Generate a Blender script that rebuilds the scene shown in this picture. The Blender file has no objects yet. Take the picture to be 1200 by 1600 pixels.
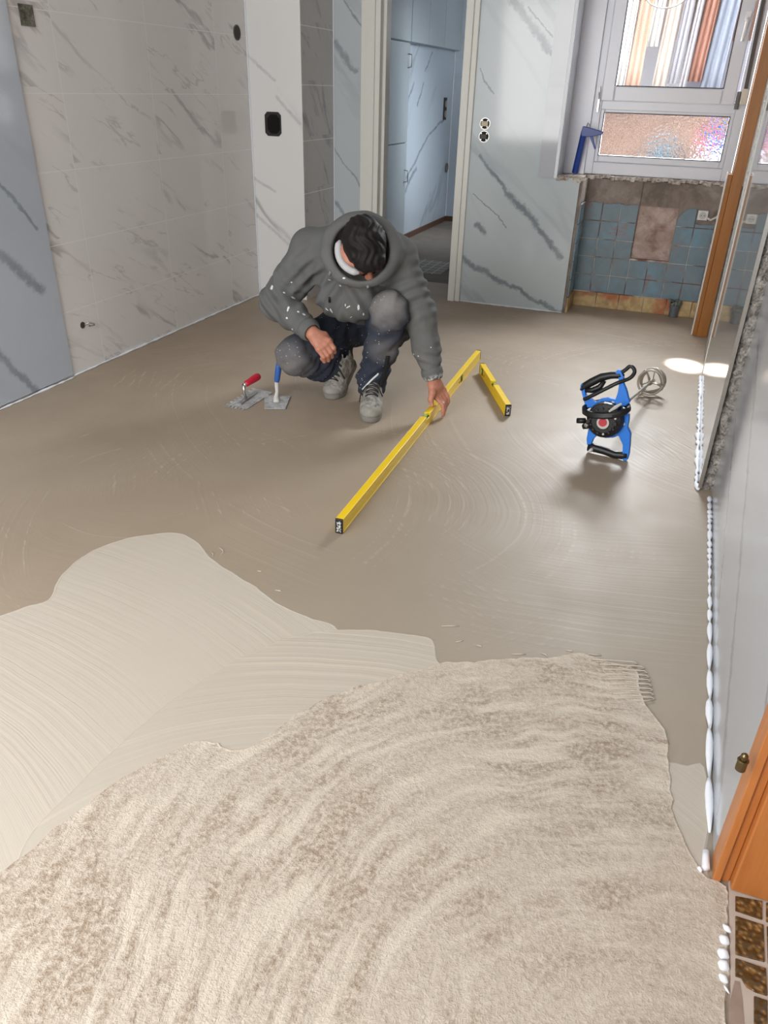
import bpy, math, random
import numpy as np
from mathutils import Vector, Matrix, noise as mnoise

# ------------------------------------------------------------------ camera, light, exposure
scn = bpy.context.scene
col = scn.collection
scn.view_settings.view_transform = 'Standard'
scn.view_settings.look = 'None'
scn.view_settings.gamma = 1.0
scn.view_settings.use_curve_mapping = False
scn.view_settings.exposure = 0.75

F_PX = 1187.27
CAM_Z = 1.27
RM = np.array([[0.93532835, 0.3528645, 0.02544638],
               [-0.19296927, 0.448567, 0.87266861],
               [-0.29651937, 0.82114206, -0.48764944]])      # right, up, forward
cam_data = bpy.data.cameras.new('camera')
cam = bpy.data.objects.new('camera', cam_data)
col.objects.link(cam)
cam_data.sensor_fit = 'VERTICAL'
cam_data.sensor_height = 32.0
cam_data.lens = 32.0 * F_PX / 1600.0
cam_data.clip_start = 0.02
_m = Matrix.Identity(4)
for i in range(3):
    _m[i][0], _m[i][1], _m[i][2] = RM[0][i], RM[1][i], -RM[2][i]
_m[0][3], _m[1][3], _m[2][3] = 0, 0, CAM_Z
cam.matrix_world = _m
scn.camera = cam

world = bpy.data.worlds.new('overcast_sky')
scn.world = world
world.use_nodes = True
world.node_tree.nodes['Background'].inputs[0].default_value = (0.86, 0.93, 1.0, 1)
world.node_tree.nodes['Background'].inputs[1].default_value = 0.36

def area_light(name, loc, target, sx, sy, watts, color):
    d = bpy.data.lights.new(name, 'AREA')
    d.shape = 'RECTANGLE'; d.size = sx; d.size_y = sy; d.energy = watts; d.color = color
    o = bpy.data.objects.new(name, d); col.objects.link(o)
    o.location = loc
    o.rotation_euler = (Vector(target) - Vector(loc)).to_track_quat('-Z', 'Y').to_euler()
    return o
# daylight falling in: over the courtyard through the far window, the windows behind, the hall's window
area_light('daylight_courtyard', (-0.2, 6.75, 2.7), (-0.7, 3.6, 0.3), 2.0, 1.1, 330, (0.93, 0.97, 1.0))
area_light('daylight_rear_window', (-1.5, -0.9, 1.5), (-1.3, 4.0, 0.75), 2.2, 1.6, 62, (1.0, 0.985, 0.97))
area_light('daylight_hall', (-1.04, 7.6, 1.8), (-2.5, 7.6, 1.3), 1.0, 0.6, 2.0, (0.82, 0.91, 1.0))
sp = bpy.data.lights.new('sunbeam', 'SPOT'); sp.energy = 3500; sp.color = (1.0, 0.96, 0.9)
sp.spot_size = math.radians(3.6); sp.spot_blend = 0.8; sp.shadow_soft_size = 0.02
spo = bpy.data.objects.new('sunbeam', sp); col.objects.link(spo)
spo.location = (-0.30, 6.36, 2.75)
spo.rotation_euler = (Vector((0.15, 4.30, 0)) - spo.location).to_track_quat('-Z', 'Y').to_euler()

# ------------------------------------------------------------------ helpers
random.seed(7)
rng = np.random.default_rng(7)

def ray(u, v):
    return RM.T @ np.array([(u - 600) / F_PX, -(v - 800) / F_PX, 1.0])
C0 = np.array([0, 0, CAM_Z])
def onZ(u, v, z=0.0):
    d = ray(u, v); return C0 + d * (z - CAM_Z) / d[2]
def onX(u, v, X):
    d = ray(u, v); return C0 + d * X / d[0]
def onY(u, v, Y):
    d = ray(u, v); return C0 + d * Y / d[1]

def tag(o, label=None, cat=None, group=None, kind=None):
    if label: o['label'] = label
    if cat: o['category'] = cat
    if group: o['group'] = group
    if kind: o['kind'] = kind
    return o
def thing(name, loc, label, cat, group=None, kind=None):
    o = bpy.data.objects.new(name, None); col.objects.link(o)
    o.location = loc; o.empty_display_size = 0.05
    return tag(o, label, cat, group, kind)
def origin(o):
    v = Vector((0, 0, 0))
    while o is not None:
        v += o.location; o = o.parent
    return v

class MB:
    """collects shapes in world coordinates and links them as one mesh object"""
    def __init__(s): s.v = []; s.f = []; s.mi = []
    def add(s, vs, fs, mi=0):
        n = len(s.v); s.v += [tuple(map(float, p)) for p in vs]
        s.f += [tuple(i + n for i in f) for f in fs]; s.mi += [mi] * len(fs); return s
    def box(s, lo, hi, mi=0, M=None):
        x0, y0, z0 = lo; x1, y1, z1 = hi
        vs = [(x0,y0,z0),(x1,y0,z0),(x1,y1,z0),(x0,y1,z0),(x0,y0,z1),(x1,y0,z1),(x1,y1,z1),(x0,y1,z1)]
        if M is not None: vs = [M @ Vector(p) for p in vs]
        return s.add(vs, [(0,3,2,1),(4,5,6,7),(0,1,5,4),(1,2,6,5),(2,3,7,6),(3,0,4,7)], mi)
    def tube(s, pts, r, n=12, mi=0, caps=True, flat=None):
        pts = [Vector(p) for p in pts]; N = len(pts)
        rs = r if hasattr(r, '__len__') else [r] * N
        t0 = (pts[1] - pts[0]).normalized()
        up = Vector((0, 0, 1)) if abs(t0.z) < 0.9 else Vector((1, 0, 0))
        if flat is not None: up = Vector(flat)
        a = (up - t0 * up.dot(t0)).normalized(); vs = []; fs = []
        for i, p in enumerate(pts):
            t = (pts[min(i+1, N-1)] - pts[max(i-1, 0)]).normalized()
            a = (a - t * a.dot(t)).normalized(); b = t.cross(a)
            k = 1.0
            for j in range(n):
                q = 2 * math.pi * j / n
                ra = rs[i] if not isinstance(rs[i], tuple) else rs[i][0]
                rb = rs[i] if not isinstance(rs[i], tuple) else rs[i][1]
                vs.append(p + a * math.cos(q) * ra + b * math.sin(q) * rb)
        for i in range(N - 1):
            for j in range(n):
                k = (j + 1) % n
                fs.append((i*n+j, i*n+k, (i+1)*n+k, (i+1)*n+j))
        if caps:
            fs.append(tuple(range(n))[::-1]); fs.append(tuple(range((N-1)*n, N*n)))
        return s.add(vs, fs, mi)
    def prism(s, poly, axis, a, b, mi=0):
        """poly of 2D points extruded along axis (0,1,2) from a to b; the other two axes in order"""
        def P(p, h):
            if axis == 0: return (h, p[0], p[1])
            if axis == 1: return (p[0], h, p[1])
            return (p[0], p[1], h)
        n = len(poly)
        vs = [P(p, a) for p in poly] + [P(p, b) for p in poly]
        fs = [tuple(range(n))[::-1], tuple(range(n, 2*n))] + [(i, (i+1) % n, n + (i+1) % n, n + i) for i in range(n)]
        return s.add(vs, fs, mi)
    def xform(s, M):
        s.v = [tuple(M @ Vector(p)) for p in s.v]; return s
    def build(s, name, mat, parent=None, bevel=0.0, smooth=False, seg=2, label=None):
        o0 = origin(parent) if parent else Vector((0, 0, 0))
        base = Vector(s.v[0]) if False else Vector((0, 0, 0))
        me = bpy.data.meshes.new(name)
        me.from_pydata([(p[0]-o0.x, p[1]-o0.y, p[2]-o0.z) for p in s.v], [], s.f)
        mats = mat if isinstance(mat, (list, tuple)) else [mat]
        for m in mats: me.materials.append(m)
        me.polygons.foreach_set('material_index', s.mi)
        if smooth: me.polygons.foreach_set('use_smooth', [True] * len(me.polygons))
        me.validate(); me.update()
        o = bpy.data.objects.new(name, me); col.objects.link(o)
        if parent: o.parent = parent
        if bevel:
            b = o.modifiers.new('bevel', 'BEVEL'); b.width = bevel; b.segments = seg
            b.limit_method = 'ANGLE'; b.angle_limit = math.radians(35)
        if label: o['label'] = label
        return o
def struct(mb, name, mat, parent=None, **k):
    o = mb.build(name, mat, parent, **k)
    if parent is None: o['kind'] = 'structure'
    return o
def recentre(o, loc):
    """move a top-level mesh's origin to its own base"""
    l = Vector(loc)
    o.data.transform(Matrix.Translation(-l)); o.location = l
    return o

# ------------------------------------------------------------------ node material kit
def lin(c):
    return tuple(((x/255)/12.92 if x/255 <= 0.04045 else ((x/255+0.055)/1.055)**2.4) for x in c)
class NT:
    def __init__(s, name, rough=0.5, spec=0.5, metal=0.0):
        s.m = bpy.data.materials.new(name); s.m.use_nodes = True
        s.t = s.m.node_tree; s.b = s.t.nodes['Principled BSDF']
        s.b.inputs['Roughness'].default_value = rough
        s.b.inputs['Specular IOR Level'].default_value = spec
        s.b.inputs['Metallic'].default_value = metal
        s.geo = s.t.nodes.new('ShaderNodeNewGeometry')
        s.P = s.geo.outputs['Position']
    def _in(s, sock, v):
        if v is None: return
        if isinstance(v, bpy.types.NodeSocket): s.t.links.new(v, sock)
        else:
            if hasattr(v, '__len__') and len(v) == 3 and len(getattr(sock, 'default_value', (0,0,0))) == 4: v = (*v, 1)
            sock.default_value = v
    def math(s, op, a, b=None, c=None, clamp=False):
        n = s.t.nodes.new('ShaderNodeMath'); n.operation = op; n.use_clamp = clamp
        for i, x in enumerate((a, b, c)):
            if x is not None: s._in(n.inputs[i], x)
        return n.outputs[0]
    def vm(s, op, a, b=None, out=0):
        n = s.t.nodes.new('ShaderNodeVectorMath'); n.operation = op
        s._in(n.inputs[0], a)
        if b is not None:
            if op == 'SCALE': s._in(n.inputs[3], b)
            else: s._in(n.inputs[1], b)
        return n.outputs['Value'] if op in ('LENGTH', 'DISTANCE', 'DOT_PRODUCT') else n.outputs[0]
    def sep(s, v=None):
        n = s.t.nodes.new('ShaderNodeSeparateXYZ'); s._in(n.inputs[0], v if v is not None else s.P); return n.outputs
    def comb(s, x, y, z):
        n = s.t.nodes.new('ShaderNodeCombineXYZ')
        for i, q in enumerate((x, y, z)): s._in(n.inputs[i], q)
        return n.outputs[0]
    def noise(s, scale, detail=3, rough=0.5, vec=None, dist=0.0, color=False):
        n = s.t.nodes.new('ShaderNodeTexNoise'); s._in(n.inputs['Vector'], vec if vec is not None else s.P)
        n.inputs['Scale'].default_value = scale; n.inputs['Detail'].default_value = detail
        n.inputs['Roughness'].default_value = rough; n.inputs['Distortion'].default_value = dist
        return n.outputs['Color' if color else 'Fac']
    def voro(s, scale, vec=None, feature='F1', out='Distance', rand=1.0):
        n = s.t.nodes.new('ShaderNodeTexVoronoi'); n.feature = feature
        s._in(n.inputs['Vector'], vec if vec is not None else s.P); n.inputs['Scale'].default_value = scale
        n.inputs['Randomness'].default_value = rand
        return n.outputs[out]
    def ramp(s, f, stops, interp='LINEAR'):
        n = s.t.nodes.new('ShaderNodeValToRGB'); s._in(n.inputs[0], f); cr = n.color_ramp; cr.interpolation = interp
        while len(cr.elements) < len(stops): cr.elements.new(0.5)
        for e, (p, c) in zip(cr.elements, stops):
            e.position = p; e.color = (c, c, c, 1) if not hasattr(c, '__len__') else (*c, 1)
        return n.outputs[0]
    def step(s, f, a, b):
        n = s.t.nodes.new('ShaderNodeMapRange'); n.interpolation_type = 'SMOOTHSTEP'
        s._in(n.inputs[0], f); n.inputs[1].default_value = a; n.inputs[2].default_value = b
        return n.outputs[0]
    def mix(s, f, a, b, mode='MIX'):
        n = s.t.nodes.new('ShaderNodeMix'); n.data_type = 'RGBA'; n.blend_type = mode
        s._in(n.inputs[0], f); s._in(n.inputs[6], a); s._in(n.inputs[7], b); return n.outputs[2]
    def wave(s, scale, dist=0, dscale=1, detail=2, vec=None, kind='BANDS', dirn='X'):
        n = s.t.nodes.new('ShaderNodeTexWave'); n.wave_type = kind
        if kind == 'BANDS': n.bands_direction = dirn
        s._in(n.inputs['Vector'], vec if vec is not None else s.P)
        n.inputs['Scale'].default_value = scale; n.inputs['Distortion'].default_value = dist
        n.inputs['Detail Scale'].default_value = dscale; n.inputs['Detail'].default_value = detail
        return n.outputs['Fac']
    def bump(s, h, strength=0.3, dist=0.01, prev=None):
        n = s.t.nodes.new('ShaderNodeBump'); s._in(n.inputs['Height'], h)
        n.inputs['Strength'].default_value = strength; n.inputs['Distance'].default_value = dist
        if prev is not None: s.t.links.new(prev, n.inputs['Normal'])
        s.t.links.new(n.outputs[0], s.b.inputs['Normal']); return n.outputs[0]
    def color(s, c): s._in(s.b.inputs['Base Color'], c); return s
    def rough(s, r): s._in(s.b.inputs['Roughness'], r); return s

def plain(name, rgb, rough=0.5, metal=0.0, spec=0.5, var=0.08, vs=30, bump=0.0, bs=200):
    k = NT(name, rough, spec, metal); c = lin(rgb)
    n = k.noise(vs, 4)
    k.color(k.mix(n, tuple(x*(1-var) for x in c), tuple(min(1, x*(1+var)) for x in c)))
    if bump: k.bump(k.noise(bs, 2), bump, 0.002)
    return k.m

def seg_veins(k, a, b, segs, wob=0.03):
    """marble veins along polylines in the wall's own plane; segs = [(a0,b0,a1,b1,width)]"""
    nx = k.noise(5.5, 5, 0.6); ny = k.noise(6.5, 5, 0.6, vec=k.vm('ADD', k.P, (7.3, 2.1, 5.5)))
    px = k.math('MULTIPLY_ADD', k.math('SUBTRACT', nx, 0.5), wob * 4, a)
    py = k.math('MULTIPLY_ADD', k.math('SUBTRACT', ny, 0.5), wob * 4, b)
    fine = k.noise(38, 4, 0.65)
    tot = None
    for (x0, y0, x1, y1, w) in segs:
        dx, dy = x1 - x0, y1 - y0; L2 = dx*dx + dy*dy
        qx = k.math('SUBTRACT', px, x0); qy = k.math('SUBTRACT', py, y0)
        t = k.math('MULTIPLY_ADD', qx, dx / L2, k.math('MULTIPLY', qy, dy / L2), clamp=True)
        ex = k.math('MULTIPLY_ADD', t, -dx, qx); ey = k.math('MULTIPLY_ADD', t, -dy, qy)
        d = k.math('SQRT', k.math('ADD', k.math('MULTIPLY', ex, ex), k.math('MULTIPLY', ey, ey)))
        # one crisp side, one soft side, like printed marble
        d = k.math('MULTIPLY_ADD', k.math('SUBTRACT', fine, 0.5), w * 1.6, d)
        m = k.math('SUBTRACT', 1.0, k.step(d, w * 0.2, w * 1.15))
        tot = m if tot is None else k.math('MAXIMUM', tot, m)
    return tot
def soft_veins(k, a, b, ang, freq=1.6, thin=0.035, seed=0.0):
    """faint fine veins running one diagonal way, broken up by a second noise"""
    ca, sa = math.cos(ang), math.sin(ang)
    u = k.math('MULTIPLY_ADD', a, ca, k.math('MULTIPLY', b, sa))
    w = k.math('MULTIPLY_ADD', a, -sa, k.math('MULTIPLY', b, ca))
    v = k.comb(k.math('MULTIPLY', u, 0.22), w, seed)
    n = k.noise(freq * 2.2, 5, 0.55, vec=v, dist=0.1)
    line = k.math('ABSOLUTE', k.math('SUBTRACT', n, 0.5))
    m = k.math('SUBTRACT', 1.0, k.step(line, 0.0, thin))
    gate = k.step(k.noise(freq * 2.6, 2, 0.5, vec=k.vm('ADD', v, (3.3, 9.1, 4.0))), 0.46, 0.62)
    return k.math('MULTIPLY', m, gate)

def joints(k, c, vals, w):
    tot = None
    for v in vals:
        m = k.math('LESS_THAN', k.math('ABSOLUTE', k.math('SUBTRACT', c, v)), w)
        tot = m if tot is None else k.math('MAXIMUM', tot, m)
    return tot
# ------------------------------------------------------------------ wall and floor materials
def tile_wall_mat(name, base, vein, hax, vj, zj, rough=0.07, seed=0.0, grout=(0.80, 0.79, 0.78), ang=-0.75, gw=0.0016):
    k = NT(name, rough, 0.5); s = k.sep()
    a = s[hax]; z = s[2]
    # each tile shifts its own marble print
    ta = k.math('FLOOR', k.math('DIVIDE', k.math('SUBTRACT', a, vj[0] - 6.4), 0.64)); tz = k.math('FLOOR', k.math('DIVIDE', k.math('SUBTRACT', z, zj[0] - 3), 0.3025))
    sd = k.math('MULTIPLY_ADD', ta, 3.17, k.math('MULTIPLY', tz, 5.71))
    v1 = soft_veins(k, k.math('MULTIPLY_ADD', sd, 0.7, a), z, ang, 1.5, 0.030, seed)
    v2 = soft_veins(k, k.math('MULTIPLY_ADD', sd, 1.3, a), z, ang + 0.15, 3.2, 0.020, seed + 4)
    cloud = k.noise(2.5, 4, 0.6)
    c = k.mix(cloud, tuple(x * 0.965 for x in base), base)
    c = k.mix(k.math('MULTIPLY', v1, 0.62), c, vein)
    c = k.mix(k.math('MULTIPLY', v2, 0.4), c, vein)
    g = k.math('MAXIMUM', joints(k, a, vj, gw), joints(k, z, zj, gw))
    k.color(k.mix(g, c, grout))
    k.rough(k.math('MULTIPLY_ADD', g, 0.5, rough))
    k.bump(k.math('SUBTRACT', 1.0, g), 0.25, 0.001)
    return k.m
def slab_mat(name, base, vein, hax, segs, rough=0.08, seed=0.0, ang=-0.8, wob=0.03, soft=0.35, amt=0.75):
    k = NT(name, rough, 0.5); s = k.sep(); a = s[hax]; z = s[2]
    c = k.mix(k.noise(1.7, 4, 0.6), tuple(x * 0.94 for x in base), base)
    c = k.mix(k.math('MULTIPLY', soft_veins(k, a, z, ang, 0.9, 0.035, seed), soft), c, vein)
    if segs:
        m = seg_veins(k, a, z, segs, wob)
        c = k.mix(k.math('MULTIPLY', m, k.math('MULTIPLY_ADD', k.noise(9, 4, 0.7), 0.8, amt - 0.4)), c, vein)
    k.color(c); return k.m

def ysegs(Y, L):
    return [tuple(onY(u0, v0, Y)[[0, 2]]) + tuple(onY(u1, v1, Y)[[0, 2]]) + (w,) for (u0, v0, u1, v1, w) in L]
ZJ = [0.303, 0.605, 0.908, 1.211, 1.513, 1.815, 2.118]
M_TILE_L = tile_wall_mat('white_marble_tile', lin((228, 225, 223)), lin((156, 153, 153)), 1, [3.05, 3.70, 4.33, 2.41, 1.77, 1.13], ZJ, 0.06, 0.0, ang=-0.62)
M_PIER = slab_mat('white_marble_slab', lin((230, 231, 231)), lin((150, 150, 153)), 0, ysegs(4.685, [(384, 85, 430, 125, .012), (385, 270, 430, 300, .012), (400, 335, 466, 395, .014), (432, 150, 468, 195, .012)]), 0.12, 3.0, ang=-0.85, soft=0.8, amt=0.35, wob=0.008)
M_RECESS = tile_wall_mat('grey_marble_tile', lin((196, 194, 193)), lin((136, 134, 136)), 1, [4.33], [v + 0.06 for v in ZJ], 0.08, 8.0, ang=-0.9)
M_BLUEP = slab_mat('blue_grey_marble_sheet', lin((182, 190, 200)), lin((126, 135, 148)), 1,
    [tuple(np.r_[onX(0, 400, -2.64)[1:], onX(62, 452, -2.64)[1:]]) + (0.034,),
     tuple(np.r_[onX(0, 288, -2.64)[1:], onX(58, 358, -2.64)[1:]]) + (0.012,),
     tuple(np.r_[onX(0, 555, -2.64)[1:], onX(58, 618, -2.64)[1:]]) + (0.024,)], 0.10, 1.0, ang=-0.7, wob=0.02)
M_DOORW = slab_mat('pale_blue_grey_marble_panel', lin((196, 206, 210)), lin((132, 142, 150)), 0,
    ysegs(5.15, [(800, -10, 858, 78, 0.030), (858, 78, 890, 118, 0.018), (750, 245, 795, 300, 0.016), (795, 300, 840, 352, 0.028), (840, 352, 876, 402, 0.022),
                 (720, 402, 790, 442, 0.024), (790, 442, 876, 488, 0.020), (748, 352, 758, 362, 0.02), (752, 110, 772, 150, 0.006), (830, 10, 866, 60, 0.006), (740, 300, 790, 352, 0.006)]), 0.09, 5.0, wob=0.022, soft=0.3, amt=0.9)
M_DOORL = slab_mat('blue_grey_marble_strip', lin((196, 205, 209)), lin((138, 146, 154)), 0,
    ysegs(5.15, [(522, 70, 556, 110, 0.024), (522, 230, 568, 300, 0.008), (522, 318, 545, 345, 0.02), (535, 0, 565, 40, 0.008)]), 0.1, 9.0, wob=0.02)
def xsegs(X, L):
    return [tuple(onX(u0, v0, X)[1:]) + tuple(onX(u1, v1, X)[1:]) + (w,) for (u0, v0, u1, v1, w) in L]
M_HALL = slab_mat('pale_blue_hall_marble', lin((190, 202, 214)), lin((112, 120, 132)), 1,
    xsegs(-2.49, [(634, 280, 668, 215, 0.02), (668, 215, 694, 185, 0.015), (634, 170, 646, 130, 0.02), (652, 165, 662, 130, 0.015), (665, 110, 676, 82, 0.012), (632, 300, 650, 262, 0.03)]), 0.1, 2.0, ang=0.8, wob=0.02, amt=0.65)
M_RNEAR = slab_mat('light_grey_marble_sheet', lin((178, 182, 188)), lin((136, 139, 144)), 1,
    [(1.2, 0.05, 2.6, 0.62, 0.016), (1.0, 0.3, 2.3, 0.95, 0.010), (1.5, -0.05, 2.7, 0.35, 0.008)], 0.13, 6.0, ang=0.5, wob=0.02, soft=0.2)
M_RFAR = slab_mat('polished_grey_marble_sheet', lin((150, 150, 150)), lin((120, 120, 120)), 1, [], 0.035, 2.0, ang=0.9, soft=0.25)
M_RFAR.node_tree.nodes['Principled BSDF'].inputs['Specular IOR Level'].default_value = 1.0
M_WHITE = plain('white_painted_wood', (226, 226, 220), 0.35, var=0.03)
M_PVC = plain('white_window_plastic', (222, 224, 232), 0.28, var=0.02)
M_PLASTER = plain('ceiling_plaster', (226, 224, 220), 0.9, var=0.03)
M_WALLP = plain('rear_wall_plaster', (214, 210, 204), 0.9, var=0.05)
M_FOAM = plain('white_foam_seal', (236, 240, 248), 0.6, var=0.04, bump=0.3, bs=120)
M_BLACK = plain('black_plastic', (22, 22, 24), 0.42, var=0.15)
M_DARKBOX = plain('dark_socket_box', (36, 34, 33), 0.6)
M_CHROME = plain('worn_steel', (188, 186, 182), 0.32, metal=1.0, var=0.1, vs=80)
M_BRASS = plain('tarnished_brass', (122, 108, 78), 0.4, metal=1.0, var=0.25, vs=120)
M_SKIRT = plain('dark_brown_skirting', (92, 66, 52), 0.5, var=0.2)

def wood_mat(name, c1, c2, ax=2, rough=0.32):
    k = NT(name, rough, 0.5); s = k.sep()
    comp = [k.math('MULTIPLY', s[i], 1.2 if i == ax else 14.0) for i in range(3)]
    n = k.noise(2.2, 6, 0.6, vec=k.comb(*comp), dist=0.5)
    n2 = k.noise(12, 5, 0.7, vec=k.comb(*comp))
    k.color(k.mix(k.math('MULTIPLY_ADD', n2, 0.35, k.math('MULTIPLY', n, 0.75)), lin(c1), lin(c2)))
    k.bump(n2, 0.08, 0.002); return k.m
M_POST = wood_mat('orange_brown_varnished_wood', (122, 74, 28), (178, 116, 52))
M_DOORWOOD = wood_mat('orange_varnished_wood', (150, 82, 36), (206, 134, 72))

def cement_mat(name, c1, c2, c3, scale=6, rough=0.9, bump=0.6):
    k = NT(name, rough, 0.3); n = k.noise(scale, 7, 0.65, dist=0.6); n2 = k.noise(scale * 3.1, 6, 0.7, vec=k.vm('ADD', k.P, (4, 8, 1)))
    k.color(k.mix(k.ramp(n2, [(0.45, 0.0), (0.62, 1.0)]), k.mix(k.ramp(n, [(0.38, 0.0), (0.6, 1.0)]), lin(c1), lin(c2)), lin(c3)))
    k.bump(k.noise(60, 6, 0.7), bump, 0.006); return k.m
M_CEMENT = cement_mat('patchy_old_cement', (118, 108, 100), (158, 148, 140), (142, 128, 120))
M_NICHE = cement_mat('pinkish_wall_plaster', (146, 118, 108), (196, 178, 170), (176, 156, 146), 9)
M_CONC = None
def rough_concrete():
    k = NT('rough_broken_concrete', 0.95, 0.3)
    n = k.noise(30, 8, 0.75); v = k.voro(70); n3 = k.noise(7, 4)
    c = k.mix(k.ramp(n, [(0.35, 0.0), (0.65, 1.0)]), lin((104, 98, 92)), lin((212, 206, 198)))
    c = k.mix(k.math('MULTIPLY', k.step(v, 0.35, 0.0), 0.7), c, lin((96, 88, 80)))
    k.color(k.mix(k.math('MULTIPLY', k.step(n3, 0.5, 0.7), 0.35), c, lin((150, 144, 140))))
    b = k.bump(k.math('ADD', n, v), 1.0, 0.012); return k.m
M_CONC = rough_concrete()

def screed_arcs(k, centres):
    """trowel arcs: families of rings, each with its own gate noise"""
    tot = None
    for i, (cx, cy, sc, off) in enumerate(centres):
        d = k.vm('SUBTRACT', k.P, (cx, cy, 0))
        w = k.wave(sc, 1.4, 1.5, 3, vec=d, kind='RINGS') if False else None
        r = k.vm('LENGTH', k.vm('MULTIPLY', d, (1, 1, 0)))
        r = k.math('MULTIPLY_ADD', k.noise(2.0, 3), 0.05, r)
        line = k.noise(sc, 2, 0.6, vec=k.comb(r, off, 0))
        g = k.step(k.noise(1.3, 2, vec=k.vm('ADD', k.P, (off * 3, off, 0))), 0.50, 0.62)
        h = k.math('MULTIPLY', k.math('SUBTRACT', line, 0.5), g)
        tot = h if tot is None else k.math('ADD', tot, h)
    return tot
def floor_mat():
    k = NT('fresh_levelled_screed', 0.5, 0.5)
    n = k.noise(0.9, 4, 0.55); n2 = k.noise(5, 5, 0.6); n3 = k.noise(240, 2)
    c = k.mix(k.ramp(n, [(0.35, 0.0), (0.65, 1.0)]), lin((158, 143, 125)), lin((174, 159, 141)))
    c = k.mix(k.math('MULTIPLY', n2, 0.35), c, lin((146, 128, 110)))
    arcs = screed_arcs(k, [(-0.9, 2.2, 50, 1.0), (-1.6, 2.0, 42, 5.0), (0.6, 3.6, 46, 9.0), (-0.4, 3.9, 55, 3.0)])
    c = k.mix(k.step(arcs, 0.07, 0.20), c, lin((176, 163, 147)))
    s = k.sep()
    # greyer screed toward the right wall's near end
    g = k.math('MULTIPLY', k.step(s[1], 2.9, 1.7), k.step(s[0], -1.4, -0.3))
    c = k.mix(k.math('MULTIPLY', g, 0.55), c, lin((150, 141, 126)))
    k.color(c)
    k.rough(k.math('MULTIPLY_ADD', n2, 0.22, 0.41))
    b = k.bump(arcs, 0.28, 0.004); k.bump(n3, 0.12, 0.001, prev=b)
    return k.m
M_FLOOR = floor_mat()
def mortar_mat(name, c1, c2, line, centre, sc, rough=0.55):
    k = NT(name, rough, 0.45)
    d = k.vm('SUBTRACT', k.P, (centre[0], centre[1], 0))
    r = k.vm('LENGTH', k.vm('MULTIPLY', d, (1, 1, 0)))
    r = k.math('MULTIPLY_ADD', k.noise(1.7, 3), 0.06, r)
    ln = k.noise(sc, 3, 0.7, vec=k.comb(r, 0.3, 0))
    g = k.step(k.noise(1.8, 3), 0.32, 0.6)
    ln = k.math('MULTIPLY', k.math('SUBTRACT', ln, 0.5), g)
    c = k.mix(k.noise(1.4, 5, 0.6), lin(c1), lin(c2))
    c = k.mix(k.math('MULTIPLY', k.step(ln, 0.03, 0.16), 0.55), c, lin(line))
    k.color(c); b = k.bump(ln, 0.55, 0.005); k.bump(k.noise(300, 2), 0.1, 0.001, prev=b)
    return k.m
M_WET1 = mortar_mat('wet_grey_mortar', (184, 174, 160), (196, 188, 176), (204, 192, 174), (-1.6, -0.4), 40)
M_WET2 = mortar_mat('wet_grey_mortar_swept', (182, 172, 158), (192, 184, 172), (206, 195, 178), (-0.35, 0.45), 46)
def sand_mat():
    k = NT('sandy_levelling_compound', 0.8, 0.3)
    cen = tuple(onZ(1040, 1720)[:2])
    d = k.vm('SUBTRACT', k.P, (cen[0], cen[1], 0)); s = k.sep(d)
    r = k.vm('LENGTH', k.vm('MULTIPLY', d, (1, 1, 0)))
    r = k.math('MULTIPLY_ADD', k.noise(1.5, 3), 0.30, r)
    streak = k.noise(32, 4, 0.6, vec=k.comb(r, k.math('MULTIPLY', s[0], 0.16), k.math('MULTIPLY', s[1], 0.16)))
    streak = k.math('MULTIPLY_ADD', k.math('SUBTRACT', k.noise(13, 2, 0.5, vec=k.comb(r, k.math('MULTIPLY', s[0], 0.4), k.math('MULTIPLY', s[1], 0.4))), .5), .22, streak)
    fade = k.math('MULTIPLY', k.step(k.vm('LENGTH', d), .25, .75), k.step(k.noise(1.6, 2, vec=k.vm('ADD', k.P, (6, 2, 1))), .34, .60))
    streak = k.math('MULTIPLY_ADD', k.math('SUBTRACT', streak, .5), k.math('MULTIPLY_ADD', fade, .75, .5), .5)
    grit = k.noise(230, 3, 0.7); grit2 = k.noise(95, 5, 0.75)
    blot = k.noise(3.0, 4, 0.6)
    c = k.mix(k.ramp(grit2, [(0.30, 0.0), (0.66, 1.0)]), lin((190, 176, 160)), lin((216, 204, 190)))
    # darker coarse patches where the grit shows
    dk = k.math('MULTIPLY', k.step(k.math('MULTIPLY_ADD', streak, 0.6, k.math('MULTIPLY', blot, 0.4)), 0.47, 0.58), k.step(grit2, 0.62, 0.36))
    c = k.mix(k.math('MULTIPLY', dk, 0.85), c, lin((160, 140, 119)))
    c = k.mix(k.math('MULTIPLY', k.step(streak, 0.50, 0.36), 0.6), c, lin((228, 217, 200)))
    c = k.mix(k.math('MULTIPLY', k.step(grit, 0.64, 0.76), 0.35), c, lin((160, 142, 124)))
    k.color(c)
    b = k.bump(k.math('MULTIPLY_ADD', grit, 0.5, grit2), 0.9, 0.006)
    k.bump(streak, 0.5, 0.012, prev=b); return k.m
M_SAND = sand_mat()

# ------------------------------------------------------------------ the shell
H = 2.5
struct(MB().box((-3.0, -1.9, -0.1), (0.55, 5.6, 0.0)), 'floor', M_FLOOR)
struct(MB().box((-3.0, 5.6, -0.1), (-1.1, 8.8, 0.0)), 'floor_hall', cement_mat('grey_hall_screed', (104, 97, 90), (122, 114, 105), (112, 104, 96), 3, rough=.7, bump=.1))
struct(MB().box((-3.0, -1.9, H), (1.9, 5.7, H + 0.1)).box((-3.0, 5.7, H), (-1.1, 8.8, H + 0.1)), 'ceiling', M_PLASTER)
struct(MB().box((-2.85, -1.9, 0), (-2.65, 4.69, H)), 'wall_left', M_TILE_L)
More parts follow.
